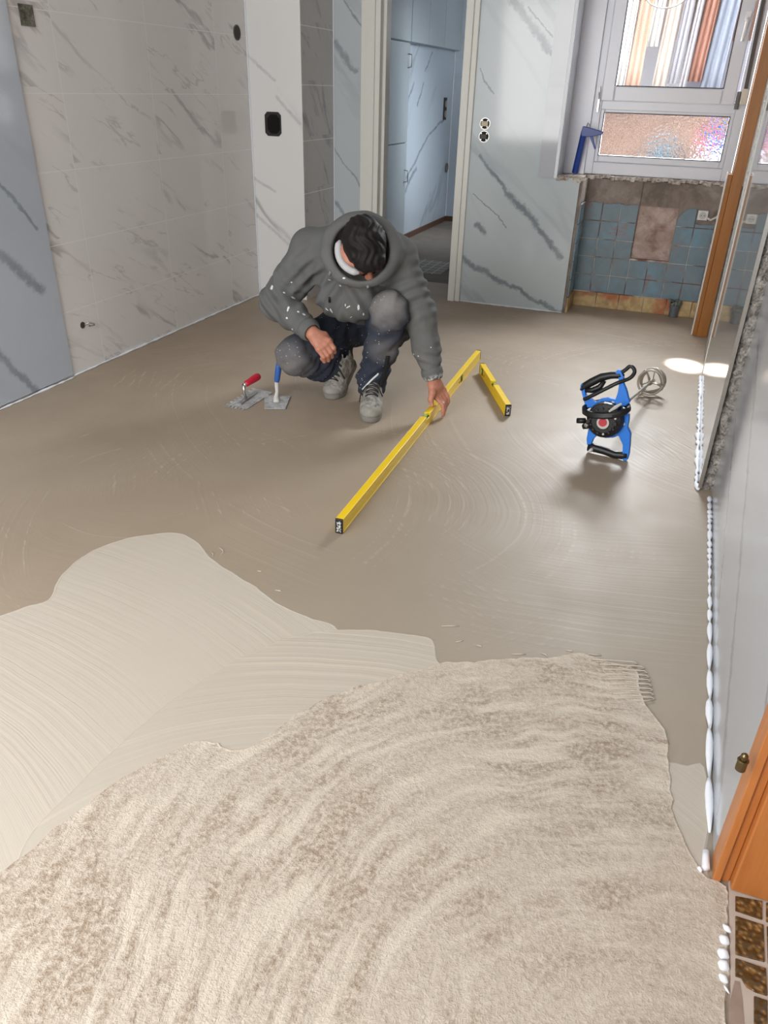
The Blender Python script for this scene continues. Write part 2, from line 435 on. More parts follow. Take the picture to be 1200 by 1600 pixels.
# near-left large sheet, proud of the tiles, its right edge upright
struct(MB().box((-2.65, -1.2, 0.012), (-2.636, 2.80, H)), 'wall_left_sheet', M_BLUEP, bevel=0.001)
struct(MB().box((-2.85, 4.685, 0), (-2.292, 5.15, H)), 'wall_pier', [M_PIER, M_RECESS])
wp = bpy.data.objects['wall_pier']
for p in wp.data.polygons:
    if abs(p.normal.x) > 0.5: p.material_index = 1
struct(MB().box((-2.85, 5.15, 0), (-2.085, 5.25, H)), 'wall_door_left', M_DOORL)
struct(MB().box((-1.345, 5.128, 0), (-0.80, 5.25, H)).box((-0.80, 5.128, 0), (-0.645, 5.142, 0.816)).box((-0.82, 5.142, 0), (-0.66, 5.25, 0.806)), 'wall_door_right', M_DOORW)
struct(MB().box((-2.085, 5.15, 2.05), (-1.345, 5.25, H)), 'wall_over_door', M_DOORW)
# white corner profiles and beads
struct(MB().tube([(-2.646, 4.681, 0), (-2.646, 4.681, H)], 0.004, 6), 'trim_1', M_FOAM)
struct(MB().tube([(-2.289, 5.147, 0), (-2.289, 5.147, H)], 0.004, 6), 'trim_2', M_FOAM)
# far window reveal (left) of glossy sheets with a white corner profile
M_REVEAL = slab_mat('glossy_reveal_sheet', lin((190, 194, 202)), lin((150, 156, 166)), 1, [], 0.06, 4.0)
struct(MB().box((-0.90, 5.10, 0.816), (-0.792, 5.46, H)), 'wall_reveal_left', M_REVEAL)
struct(MB().box((-0.802, 5.096, 0.812), (-0.784, 5.108, H)), 'trim_3', M_PVC, bevel=0.002)
struct(MB().box((-0.792, 5.40, 0.82), (-0.665, 5.46, H)), 'trim_4', M_PVC)

# niche under the window: old cement, blue tiles, yellow base tiles
YN = 5.40
cm = MB()
hx0, hx1, hz0 = -0.288, -0.05, 0.335
cm.box((-0.66, YN, 0), (hx0, YN + 0.2, 0.80)); cm.box((hx1, YN, 0), (0.75, YN + 0.2, 0.80)); cm.box((hx0, YN, 0), (hx1, YN + 0.2, hz0))
struct(cm, 'wall_niche', M_CEMENT)
struct(MB().box((hx0, YN + 0.02, hz0), (hx1, YN + 0.2, 0.66)), 'wall_niche_patch', M_NICHE)
struct(MB().box((hx0, YN + 0.012, 0.655), (hx1, YN + 0.2, 0.80)), 'wall_niche_upper', M_CEMENT)
struct(MB().box((-0.80, 5.142, 0.0), (-0.628, YN + 0.2, 0.80)), 'wall_niche_side', M_CEMENT)
struct(MB().box((0.75, 4.6, 0), (1.0, 5.7, H)), 'wall_right_far', M_WALLP)
struct(MB().box((-1.0, 5.40, 2.1), (0.9, 5.62, H)), 'wall_over_window', M_WALLP)
struct(MB().box((-0.98, 5.46, 0), (-0.66, 5.7, H)).box((0.21, 5.46, 0), (0.9, 5.7, H)).box((-0.66, 5.60, 0), (0.21, 5.7, 0.80)), 'wall_window_side', M_WALLP)
# ledge and rubble line under the window
lm = MB()
xs = np.linspace(-0.79, 0.23, 42)
for i in range(len(xs) - 1):
    dz = random.uniform(-0.012, 0.004); dy = random.uniform(-0.012, 0.008)
    y0 = 5.13 if xs[i] < -0.66 else 5.385
    lm.box((xs[i], y0 + dy, 0.803 + dz), (xs[i+1], YN + 0.12, 0.822 + dz * 0.4))
M_SILL = cement_mat('broken_sill_edge', (176, 168, 160), (214, 210, 204), (136, 116, 100), 18)
struct(lm, 'trim_5', M_SILL, bevel=0.002)

def blue_tile_mat():
    k = NT('old_blue_glazed_tile', 0.22, 0.5)
    n = k.noise(11, 5, 0.6, dist=1.0); n2 = k.noise(4, 4)
    c = k.mix(n, lin((100, 120, 130)), lin((128, 150, 162)))
    c = k.mix(k.ramp(k.noise(6, 3, vec=k.vm('ADD', k.P, (3, 1, 2))), [(0.54, 0.0), (0.7, 0.5)]), c, lin((118, 164, 190)))
    c = k.mix(k.ramp(k.noise(16, 6, 0.7, vec=k.vm('ADD', k.P, (9, 1, 5))), [(0.54, 0.0), (0.66, 0.6)]), c, lin((138, 122, 118)))
    c = k.mix(k.ramp(k.noise(7, 6, 0.7, vec=k.vm('ADD', k.P, (1, 11, 5))), [(0.60, 0.0), (0.68, 0.8)]), c, lin((146, 104, 92)))
    k.color(c); k.bump(n, 0.15, 0.003); return k.m
def yellow_tile_mat():
    k = NT('ochre_base_tile', 0.35, 0.4)
    n = k.noise(9, 6, 0.65, dist=1.0)
    c = k.mix(k.ramp(n, [(0.36, 0.0), (0.62, 1.0)]), lin((158, 126, 86)), lin((206, 180, 132)))
    c = k.mix(k.ramp(k.noise(7, 5, vec=k.vm('ADD', k.P, (2, 2, 8))), [(0.55, 0.0), (0.66, 0.8)]), c, lin((178, 92, 54)))
    k.color(c); return k.m
M_BTILE = blue_tile_mat(); M_YTILE = yellow_tile_mat()
def grout_mat():
    k = NT('stained_tile_grout', 0.9, 0.2)
    k.color(k.mix(k.ramp(k.noise(7, 4), [(0.42, 0.0), (0.56, 1.0)]), lin((128, 92, 82)), lin((196, 188, 182)))); return k.m
M_GROUT = grout_mat()
def clipped_tile(mb, x0, x1, z0, z1, cut=None):
    g = 0.0022
    poly = [(x0+g, z0+g), (x1-g, z0+g), (x1-g, z1-g), (x0+g, z1-g)]
    if cut == 'arch': poly = [(x0+g, z0+g), (x1-g, z0+g), (x1-g, z1-0.012), (x1-0.02, z1-g), (x0+0.06, z1-0.008), (x0+0.03, z1-0.03), (x0+g+0.004, z0+0.055)]
    if cut == 'top': 
        poly = [(x0+g, z0+g), (x1-g, z0+g)] + [(x1-g-(x1-x0-2*g)*t, z1-g-random.uniform(0, 0.012)) for t in (0, .2, .4, .6, .8, 1)]
    mb.prism(poly, 1, YN - 0.010, YN)
tb = MB(); gp = 0.1135
xe = [-0.628 + gp * i for i in range(8)]
xe = [-0.628, -0.512, -0.398, -0.288, -0.170, -0.050, 0.062, 0.178, 0.29]
ze = [0.100, 0.211, 0.326, 0.438, 0.551, 0.668]
for r in range(5):
    for c in range(8):
        if xe[c] > -0.30 and xe[c] < -0.06 and r >= 2: continue
        cut = None
        if r == 4: cut = 'arch' if c == 5 else 'top'
        if r == 4 and c >= 6: continue
        clipped_tile(tb, xe[c], xe[c+1], ze[r], ze[r+1], cut)
clipped_tile(tb, xe[6], xe[7], ze[4], ze[4] + 0.03, 'top')
tw = struct(tb, 'wall_niche_tiles', M_BTILE, bevel=0.0018)
gm = MB().box((-0.628, YN - 0.005, 0.0), (0.29, YN, 0.45)).box((-0.628, YN - 0.005, 0.45), (hx0, YN, 0.66)).box((hx1, YN - 0.005, 0.45), (0.29, YN, 0.60))
gm = MB().box((-0.628, YN - 0.006, 0.0), (0.29, YN, hz0)).box((-0.628, YN - 0.006, hz0), (hx0 - 0.002, YN, 0.655)).box((hx1 + 0.002, YN - 0.006, hz0), (0.29, YN, 0.565))
struct(gm, 'wall_niche_grout', M_GROUT)
ts = MB()
for r in range(5):
    for y0, y1 in ((5.145, 5.27), (5.27, 5.39)):
        ts.box((-0.628, y0 + 0.002, ze[r] + 0.002), (-0.618, y1 - 0.002, ze[r+1] - 0.002))
struct(ts, 'wall_niche_side_tiles', M_BTILE, bevel=0.0018)
yt = MB()
for x0, x1 in ((-0.616, -0.462), (-0.462, -0.314), (-0.314, -0.155), (-0.155, -0.01), (-0.01, 0.15), (0.15, 0.29)):
    yt.box((x0 + 0.002, YN - 0.014, 0.0), (x1 - 0.002, YN, 0.097 + random.uniform(-.003, .003)))
yt.box((-0.628, 5.15, 0), (-0.616, 5.27, 0.096)).box((-0.628, 5.275, 0), (-0.616, 5.385, 0.096))
struct(yt, 'baseboard_niche', M_YTILE, bevel=0.002)

# right wall: far polished sheet, broken concrete end, near sheet
struct(MB().box((0.236, 2.757, 0.004), (0.246, 4.135, H)), 'wall_right_sheet', M_RFAR)
struct(MB().box((0.2335, 4.130, 0.0), (0.249, 4.142, H)), 'trim_6', M_WHITE)
struct(MB().box((0.2345, 2.752, 0.01), (0.2475, 2.7575, H)), 'trim_7', M_CHROME)
def rough_block():
    nz, nx = 150, 14; x0, x1 = 0.2475, 0.335; mb = MB(); vs = []; fs = []
    for i in range(nz + 1):
        z = 1.6 * i / nz
        for j in range(nx + 1):
            t = j / nx; x = x0 + (x1 - x0) * t
            d = mnoise.fractal(Vector((x * 22, 3.0, z * 22)), 0.8, 2.1, 5) * 0.016
            edge = 0.022 * max(0, 1 - t * 5) * (0.6 + 0.8 * mnoise.noise(Vector((0, z * 14, 2))))
            vs.append((x, 2.768 + d + edge, z))
    for i in range(nz):
        for j in range(nx):
            a = i * (nx + 1) + j; fs.append((a, a + 1, a + nx + 2, a + nx + 1))
    mb.add(vs, fs)
    mb.box((0.2475, 2.80, 0), (0.55, 4.62, H)); return mb
struct(rough_block(), 'wall_right_core', M_CONC)
struct(MB().box((0.285, 1.122, 0.003), (0.300, 2.775, H)).box((0.300, 1.13, 0), (0.55, 2.765, H)), 'wall_right_near', M_RNEAR)
# behind the camera
struct(MB().box((-3.0, -1.9, 0), (-2.85, -1.7, H)).box((-2.85, -1.9, 0), (0.55, -1.75, 0.7)).box((-2.85, -1.9, 2.3), (0.55, -1.75, H)).box((-2.85, -1.9, .7), (-2.65, -1.75, 2.3)).box((0.2, -1.9, .7), (0.55, -1.75, 2.3)), 'wall_rear', M_WALLP)
struct(MB().box((1.75, -1.9, 0), (1.9, 1.3, H)).box((0.55, 1.15, 0), (1.9, 1.3, H)).box((0.3, -1.9, 0), (0.45, -0.4, H)), 'wall_side_room', M_WALLP)
# hall beyond the door
struct(MB().box((-2.62, 5.25, 0), (-2.49, 8.62, H)), 'wall_hall_left', M_HALL)
struct(MB().box((-2.62, 8.60, 0), (-1.2, 8.75, H)), 'wall_hall_far', M_HALL)
struct(MB().box((-1.2, 5.25, 0), (-1.1, 6.9, H)).box((-1.2, 8.3, 0), (-1.1, 8.75, H)).box((-1.2, 6.9, 0), (-1.1, 8.3, 1.35)).box((-1.2, 6.9, 2.15), (-1.1, 8.3, H)), 'wall_hall_right', M_WALLP)
struct(MB().box((-2.49, 7.10, 0), (-2.475, 8.60, 0.05)).box((-2.49, 8.585, 0), (-1.2, 8.60, 0.05)), 'baseboard_hall', M_SKIRT, bevel=0.003)
struct(MB().tube([(-2.484, 8.594, 0.05), (-2.484, 8.594, 1.62)], 0.006, 6), 'trim_8', M_FOAM)

# white door frame
df = thing('door_1', (-1.69, 5.15, 0), None, None, kind='structure')
MB().box((-2.090, 5.118, 0.0), (-2.000, 5.150, 2.09)).box((-2.000, 5.126, 0.0), (-1.965, 5.262, 2.05)).box((-1.985, 5.18, 0.0), (-1.945, 5.262, 2.04)).build('door_jamb', M_WHITE, df, bevel=0.004)
MB().box((-1.425, 5.100, 0.0), (-1.378, 5.150, 2.09)).box((-1.378, 5.110, 0), (-1.345, 5.150, 2.09)).box((-1.400, 5.15, 0.0), (-1.372, 5.262, 2.05)).build('door_jamb', M_WHITE, df, bevel=0.004)
MB().box((-2.09, 5.11, 2.04), (-1.345, 5.26, 2.10)).build('door_head', M_WHITE, df, bevel=0.004)

# ------------------------------------------------------------------ mortar spread over the screed
def smooth_poly(px, z=0.0, jit=0.0, sub=6, closed=True):
    P = [onZ(u, v)[:2] for u, v in px]; n = len(P); out = []
    for i in range(n):
        p0, p1, p2, p3 = P[i-1], P[i], P[(i+1) % n], P[(i+2) % n]
        L = np.linalg.norm(p2 - p1); m = max(2, int(L / 0.012))
        if L > 1.2: m = 2
        for s in range(m):
            t = s / m
            q = 0.5 * ((2*p1) + (-p0+p2)*t + (2*p0-5*p1+4*p2-p3)*t*t + (-p0+3*p1-3*p2+p3)*t**3) if L < 1.0 else p1 + (p2-p1)*t
            if jit:
                q = q + np.array([mnoise.noise(Vector((q[0]*16, q[1]*16, 1))), mnoise.noise(Vector((q[0]*16, q[1]*16, 7)))]) * jit \
                      + np.array([mnoise.noise(Vector((q[0]*60, q[1]*60, 1))), mnoise.noise(Vector((q[0]*60, q[1]*60, 7)))]) * jit * 0.5
            out.append(q)
    return out
def layer(name, px, mat, label, z1, jit, rim=0.0):
    P = smooth_poly(px, jit=jit); mb = MB(); n = len(P); w = 0.008
    C = np.mean(P, axis=0)
    inner = []
    for i in range(n):
        t = np.array(P[(i+1) % n]) - np.array(P[i-1]); t = t / (np.linalg.norm(t) + 1e-9)
        inner.append(np.array(P[i]) + np.array([-t[1], t[0]]) * w * SGN(P))
    vs = [(p[0], p[1], 0.0003) for p in P] + [(a[0]*.5+b[0]*.5, a[1]*.5+b[1]*.5, z1 + rim) for a, b in zip(P, inner)] + [(p[0], p[1], z1) for p in inner]
    fs = [(i, (i+1) % n, n + (i+1) % n, n + i) for i in range(n)] + [(n+i, n+(i+1) % n, 2*n + (i+1) % n, 2*n + i) for i in range(n)]
    fs.append(tuple(range(2*n, 3*n)))
    mb.add(vs, fs); o = mb.build(name, mat); tag(o, label, 'mortar', kind='stuff'); return o
def SGN(P):
    a = 0
    for i in range(len(P)):
        a += P[i-1][0] * P[i][1] - P[i][0] * P[i-1][1]
    return 1 if a > 0 else -1
A_px = [(-60, 975), (0, 962), (40, 948), (75, 938), (92, 905), (128, 870), (175, 848), (220, 837), (262, 832), (290, 836), (312, 850), (330, 872), (360, 892), (400, 917), (440, 945), (485, 965), (527, 984),
        (527, 1060), (380, 1250), (100, 1420), (-60, 1500)]
B_px = [(527, 984), (575, 984), (625, 989), (668, 996), (680, 1008), (684, 1030), (700, 1080), (600, 1200), (400, 1300), (60, 1420), (30, 1330), (120, 1225), (200, 1150), (262, 1098), (320, 1060), (380, 1025), (440, 1000), (485, 988)]
S_px = [(-60, 1440), (0, 1368), (55, 1318), (100, 1284), (150, 1245), (200, 1210), (232, 1192), (262, 1176), (290, 1164), (312, 1160), (340, 1159), (354, 1168), (376, 1172), (405, 1158), (450, 1126), (500, 1096), (550, 1075), (600, 1061), (680, 1040), (760, 1031), (850, 1026), (905, 1022), (945, 1032), (985, 1042), (1000, 1060), (1000, 1085), (1012, 1104), (1030, 1130), (1043, 1150), (1046, 1190),
        (1050, 1235), (1062, 1290), (1082, 1340), (1105, 1372), (1137, 1386), (1138, 1500), (1138, 1598), (1139, 2300), (-700, 2300), (-500, 1700)]
D_px = [(1040, 1200), (1075, 1196), (1102, 1200), (1107, 1280), (1104, 1340), (1110, 1385), (1080, 1380), (1040, 1330)]
layer('wet_mortar', A_px, M_WET1, 'smooth wet light grey mortar patch with a rounded lobe on the left of the floor', 0.0016, 0.004, 0.0006)
layer('wet_mortar', B_px, M_WET2, 'arc-swept wet mortar patch with ragged right edge in the middle of the floor', 0.0022, 0.004, 0.0006)
layer('wet_mortar', D_px, M_WET2, 'small pale mortar patch beside the white foam near the wooden jamb', 0.0013, 0.004, 0.0003)
layer('sandy_mortar', S_px, M_SAND, 'coarse sandy beige mortar covering the floor in the foreground', 0.0032, 0.009, 0.0012)
# comb marks squeezed out at the sandy mortar's upper right corner
cmb = MB()
for i in range(9):
    t = i / 8; u = 965 + 35 * t ** 0.5; v = 1032 + 55 * t
    a = onZ(u - 40, v + 6 * t - 2, 0.005); b = onZ(u + 26 - 8 * t, v + 2, 0.0035); c = onZ(u + 31 - 8 * t, v + 6, 0.0035); d = onZ(u + 10, v + 8, 0.0045)
    cmb.tube([a, (a + b) / 2 + np.array([0, 0, .0006]), b, c, d, (a * .4 + d * .6)], 0.0016, 6)
o = cmb.build('comb_ridges', M_WET1, smooth=True); tag(o, 'thin looped trowel comb ridges at the upper right corner of the sandy mortar', 'mortar', kind='stuff')
fl = MB()
for (u, v, L, an) in [(690, 978, 28, 0.0), (655, 1008, 10, 1.2), (712, 1003, 12, -.2), (905, 1020, 14, .3), (885, 1016, 10, .2), (342, 855, 12, .9), (330, 862, 8, 1.3), (348, 860, 8, 2.), (430, 922, 10, .2), (402, 892, 6, .2), (745, 1008, 8, .4), (640, 1030, 30, -.15), (920, 1022, 20, .1), (800, 1022, 22, 0), (845, 1020, 12, .5)]:
    p = onZ(u, v, 0.001); q = onZ(u + L * math.cos(an), v + L * math.sin(an), 0.001)
    fl.tube([p, (p + q) / 2 + np.array([0.004, 0.002, 0]), q], [0.0012, 0.002, 0.0008], 6)
o = fl.build('mortar_crumbs', M_WET2, smooth=True); tag(o, 'scattered thin mortar crumbs and drips along the edges of the fresh patches', 'mortar', kind='stuff')

# ------------------------------------------------------------------ foam beads
def bead(name, pts, rmin, rmax, label, step=0.018, flat=0.7, seed=1, group=None):
    rnd = random.Random(seed); P = []; R = []
    for (a, b) in zip(pts[:-1], pts[1:]):
        a = np.array(a, float); b = np.array(b, float); L = np.linalg.norm(b - a); n = max(2, int(L / step))
        for i in range(n):
            p = a + (b - a) * i / n; P.append(p + np.array([rnd.uniform(-1, 1), rnd.uniform(-1, 1), 0]) * rmin * 0.5)
            q = rnd.random(); R.append(rmin + (rmax - rmin) * q * q)
    P.append(np.array(pts[-1], float)); R.append(rmin)
    mb = MB().tube(P, [(r * flat, r) for r in R], 8, flat=(0, 0, 1))
    o = mb.build(name, M_FOAM, smooth=True); recentre(o, P[0]); tag(o, label, 'foam', group); return o
bead('foam_seal', [(-2.632, 0.9, 0.004), (-2.63, 2.80, 0.004)], 0.003, 0.009, 'ragged white sealant bead under the blue-grey sheet on the left', 0.03)
bead('foam_seal', [(-2.644, 2.81, 0.004), (-2.645, 4.68, 0.004)], 0.004, 0.010, 'thin white sealant bead along the foot of the white tiled left wall', 0.03, seed=2)
bead('foam_seal', [(-1.34, 5.122, 0.004), (-0.645, 5.118, 0.004)], 0.004, 0.010, 'thin white sealant bead under the marble panel right of the doorway', 0.03, seed=3)
bead('foam_seal', [(0.232, 4.13, 0.006), (0.232, 3.5, 0.006), (0.230, 2.80, 0.006), (0.236, 2.745, 0.006)], 0.005, 0.016, 'lumpy white foam bead under the polished far right sheet', 0.022, seed=4)
# big pillowy near bead made of separate squeezes
rnd = random.Random(12); P = []; R = []; y = 2.70
while y > 1.20:
    L = 0.030 + 0.045 * rnd.random() + (0.05 if y < 1.9 else 0) + (0.05 if y < 1.5 else 0); rm = rnd.uniform(0.0065, 0.0095)
    if 2.05 < y < 2.25: rm *= 0.6
    for t, f in ((0, .35), (.12, .75), (.3, 1), (.55, .95), (.8, .6), (1, .25)):
        P.append((0.277 + rnd.uniform(-.0012, .0012), y - L * t, 0.007)); R.append(rm * f)
    y -= L
mb = MB().tube(P, [(r * 0.8, r) for r in R], 10, flat=(0, 0, 1))
o = mb.build('foam_seal', M_FOAM, smooth=True); recentre(o, P[0]); tag(o, 'thick beaded white foam line along the near right wall in the foreground', 'foam')
def blob_mesh(pts, r, z=0.004):
    return MB().tube(pts, r, 8)
bx = MB()
a = onZ(1103, 1330, .006); b = onZ(1103, 1356, .006)
bx.tube([a, (a + b) / 2, b, onZ(1096, 1358, .006)], [.006, .007, .008, .003], 8)
bx.tube([onZ(1098, 1359, .006) + np.array([-.004, 0, 0]), onZ(1092, 1359, .006)], [.006, .005], 8)
o = bx.build('foam_seal', M_FOAM, smooth=True); recentre(o, a); tag(o, 'short hooked foam dab at the foot of the wooden jamb', 'foam')
for i, (u, v, L, w) in enumerate([(1136, 1450, 14, 5), (1131, 1468, 18, 8), (1128, 1490, 24, 9), (1129, 1508, 22, 9), (1130, 1528, 16, 6), (1137, 1545, 6, 2)]):
    p = onZ(u - 6, v - 6, 0.005); q = onZ(u + L * .45, v + 8, 0.005); m = (p + q) / 2
    mb = MB().tube([p, p * .7 + q * .3, m, p * .3 + q * .7, q], [w * .0004, w * .0009, w * .0011, w * .0009, w * .0003], 10)
    o = mb.build('foam_blob', M_FOAM, smooth=True); recentre(o, m)
    tag(o, ['small foam blob topmost beside the brown threshold tiles', 'second foam blob from the top beside the brown threshold tiles', 'third foam blob from the top beside the brown threshold tiles',
            'fourth foam blob from the top beside the brown threshold tiles', 'fifth foam blob from the top, low beside the broken tile', 'tiny lowest foam drop beside the tile edge'][i], 'foam', 'foam blobs at the threshold')
# ------------------------------------------------------------------ far window
win = thing('window_1', (-0.23, 5.42, 0.82), None, None, kind='structure')
def ring(mb, x0, x1, z0, z1, t, y0, y1, tb=None, tt=None):
    tb = t if tb is None else tb; tt = t if tt is None else tt
    mb.box((x0, y0, z0), (x0 + t, y1, z1)); mb.box((x1 - t, y0, z0), (x1, y1, z1))
    mb.box((x0 + t, y0, z0), (x1 - t, y1, z0 + tb)); mb.box((x0 + t, y0, z1 - tt), (x1 - t, y1, z1)); return mb
wf = MB(); ring(wf, -0.668, 0.205, 0.822, 2.10, 0.052, 5.425, 5.495, tb=0.07)
wf.box((-0.616, 5.425, 1.185), (0.153, 5.495, 1.245))
wf.build('window_frame', M_PVC, win, bevel=0.004)
lf = MB(); ring(lf, -0.616, 0.153, 0.892, 1.19, 0.024, 5.432, 5.485, tb=0.04, tt=0.022)
lf.build('window_frame', M_PVC, win, bevel=0.005)
sf = MB(); ring(sf, -0.624, 0.136, 1.232, 2.08, 0.075, 5.400, 5.475, tb=0.082)
sash = sf.build('window_sash', M_PVC, win, bevel=0.006)
M_SEAL = plain('black_rubber_seal', (20, 20, 22), 0.6)
se = MB(); ring(se, -0.596, 0.133, 0.928, 1.172, 0.0045, 5.430, 5.434); se.build('glazing_seal', M_SEAL, win)
se = MB(); ring(se, -0.551, 0.063, 1.312, 2.01, 0.0045, 5.398, 5.402); se.build('glazing_seal', M_SEAL, sash)
def glass_mat(name, textured):
    k = NT(name)
    nt = k.t; out = nt.nodes['Material Output']
    tr = nt.nodes.new('ShaderNodeBsdfTransparent'); gl = nt.nodes.new('ShaderNodeBsdfGlossy'); gl.inputs['Roughness'].default_value = 0.02
    mixn = nt.nodes.new('ShaderNodeMixShader'); fr = nt.nodes.new('ShaderNodeFresnel'); fr.inputs[0].default_value = 1.45
    nt.links.new(fr.outputs[0], mixn.inputs[0])
    if textured:
        rf = nt.nodes.new('ShaderNodeBsdfRefraction'); rf.inputs['IOR'].default_value = 1.2; rf.inputs['Roughness'].default_value = 0.03
        v = k.math('MULTIPLY_ADD', k.noise(40, 2), .5, k.voro(62)); b = nt.nodes.new('ShaderNodeBump'); b.inputs['Strength'].default_value = 1.0; b.inputs['Distance'].default_value = 0.005
        nt.links.new(v, b.inputs['Height'])
        nt.links.new(b.outputs[0], rf.inputs['Normal']); nt.links.new(b.outputs[0], gl.inputs['Normal']); gl.inputs['Roughness'].default_value = 0.1
        nt.links.new(rf.outputs[0], mixn.inputs[1])
    else:
        nt.links.new(tr.outputs[0], mixn.inputs[1])
    nt.links.new(gl.outputs[0], mixn.inputs[2]); nt.links.new(mixn.outputs[0], out.inputs['Surface'])
    return k.m
M_GLASS = glass_mat('clear_window_glass', False); M_TGLASS = glass_mat('hammered_privacy_glass', True)
MB().add([(-0.552, 5.44, 1.31), (0.064, 5.44, 1.31), (0.064, 5.44, 2.01), (-0.552, 5.44, 2.01)], [(0, 1, 2, 3)]).build('window_pane', M_GLASS, sash)
MB().add([(-0.597, 5.45, 0.927), (0.134, 5.45, 0.927), (0.134, 5.45, 1.173), (-0.597, 5.45, 1.173)], [(0, 1, 2, 3)]).build('window_pane', M_TGLASS, win)
M_HANDLE = plain('white_handle_plastic', (236, 236, 238), 0.3, var=0.01)
hb = MB().box((0.094, 5.380, 1.640), (0.124, 5.400, 1.690)).tube([(0.109, 5.375, 1.655), (0.109, 5.362, 1.645), (0.107, 5.358, 1.60), (0.104, 5.360, 1.545)], [.009, .010, .009, .008], 10)
hb.build('window_handle', M_HANDLE, sash, bevel=0.002)
hg = MB().box((-0.640, 5.40, 1.17), (-0.628, 5.42, 1.25)).tube([(-0.634, 5.40, 1.24), (-0.636, 5.39, 1.28), (-0.640, 5.392, 1.31)], .004, 6)
hg.build('hinge', M_CHROME, win, bevel=0.001)
# shutter belt winder
rb = thing('shutter_belt', (0.18, 5.38, 1.25), 'grey roller shutter belt with cream winder box at the right of the window', 'shutter belt')
MB().add([(0.150, 5.390, 2.1), (0.170, 5.390, 2.1), (0.190, 5.392, 1.31), (0.170, 5.392, 1.31), (0.150, 5.393, 2.1), (0.170, 5.393, 2.1), (0.190, 5.395, 1.31), (0.170, 5.395, 1.31)],
         [(0,1,2,3),(7,6,5,4),(0,4,5,1),(1,5,6,2),(2,6,7,3),(3,7,4,0)]).build('belt', plain('brown_grey_webbing', (96, 90, 86), 0.8), rb)
MB().box((0.163, 5.36, 1.235), (0.200, 5.425, 1.315)).build('winder_box', plain('cream_plastic', (214, 206, 190), 0.45, var=0.03), rb, bevel=0.004)
MB().tube([(0.150, 5.395, 1.30), (0.152, 5.39, 1.21)], .012, 12).build('belt_roll', plain('grey_webbing_roll', (120, 116, 114), 0.8), rb)

# ------------------------------------------------------------------ courtyard seen through the window
struct(MB().box((-1.05, 5.72, 0.2), (4, 12, 0.45)), 'ground', plain('courtyard_paving', (104, 98, 94), 0.9, vs=4))
struct(MB().box((-1.9, 9.0, 0.45), (4, 9.2, 2.9)), 'wall_courtyard', plain('pink_beige_render', (176, 140, 122), 0.9, vs=3))
struct(MB().box((-1.0, 8.2, 0.45), (2.5, 8.26, 1.22)), 'wall_courtyard_parapet', cement_mat('pink_stone_parapet', (130, 104, 94), (206, 182, 170), (176, 146, 134), 14))
struct(MB().box((-1.0, 8.3, 1.22), (2.5, 8.34, 1.70)), 'wall_courtyard_panel', plain('lilac_white_panel', (172, 172, 186), .8))
M_AWN = plain('cream_awning_cloth', (236, 226, 212), 0.8)
cloths = [(-0.84, .10, 1.25, (214, 196, 178), 'beige'), (-0.735, .07, 1.32, (240, 236, 232), 'narrow white'), (-0.635, .11, 1.30, (232, 176, 148), 'orange'), (-0.535, .075, 1.62, (250, 248, 246), 'short white'),
          (-0.43, .10, 1.34, (232, 214, 202), 'peach'), (-0.325, .07, 1.36, (186, 184, 202), 'lavender grey'), (-0.245, .06, 1.30, (236, 232, 240), 'pale lilac'), (-0.155, .09, 1.38, (206, 150, 132), 'brick red'), (-0.02, .15, 1.28, (182, 190, 210), 'dusty blue')]
for i, (x, w, zb, rgb, nm) in enumerate(cloths):
    vs = []; fs = []; n = 16; yb = 7.5 + 0.055 * i; m = 8
    for j in range(m + 1):
        z = 2.9 + (zb - 2.9) * j / m; wd = w * (0.42 + 0.12 * (j / m) + (0.06 if i % 2 else 0))
        for q in range(n + 1):
            t = q / n; vs.append((x + (t * 2 - 1) * wd + 0.10 * (1 - j / m) * (0.3 + 0.05 * i), yb + 0.02 * math.sin(t * 14 + i + j * .2), z))
    for j in range(m):
        for q in range(n):
            a = j * (n + 1) + q; fs.append((a, a + 1, a + n + 2, a + n + 1))
    o = MB().add(vs, fs).build('hanging_cloth', plain('cloth_' + nm.replace(' ', '_'), tuple(int(q * .80) for q in rgb), 0.9, var=0.05), smooth=True)
    sol = o.modifiers.new('thick', 'SOLIDIFY'); sol.thickness = 0.006
    recentre(o, (x, yb, zb)); tag(o, nm + ' cloth strip hanging outside behind the upper window pane', 'cloth', 'cloth strips hanging in the courtyard')
wl = MB(); pts = [(-0.42 + 0.16 * math.cos(a) , 6.6, 1.92 + 0.12 * math.sin(a)) for a in np.linspace(2.6, 6.6, 22)] + [(0.0, 6.6, 1.95), (0.3, 6.6, 2.02)]
o = wl.tube(pts, .004, 6).build('cable', M_BLACK, smooth=True); recentre(o, pts[0]); tag(o, 'thin dark looped wire hanging outside the upper window pane', 'cable')
def shrub(name, c, r, n, rgb, label, sz=0.02, cat='plant', seed=1, pot=None):
    rd = random.Random(seed); root = thing(name, (c[0], c[1], 0.45), label, cat); mb = MB()
    for i in range(n):
        d = Vector((rd.gauss(0, 1), rd.gauss(0, 1), rd.gauss(0, 1))).normalized(); p = Vector(c) + Vector((d.x * r[0], d.y * r[1], d.z * r[2])) * rd.uniform(.6, 1)
        a = Vector((rd.gauss(0, 1), rd.gauss(0, 1), rd.gauss(0, 1))).normalized() * sz; b = d.cross(a).normalized() * sz * .6
        mb.add([p - a, p - b * .8 + d * .004, p + a, p + b * .8 + d * .004], [(0, 1, 2, 3)])
    mb.build('foliage', plain(name + '_leaves', rgb, 0.7, var=0.3, vs=60), root)
    if pot: pot(root)
    return root
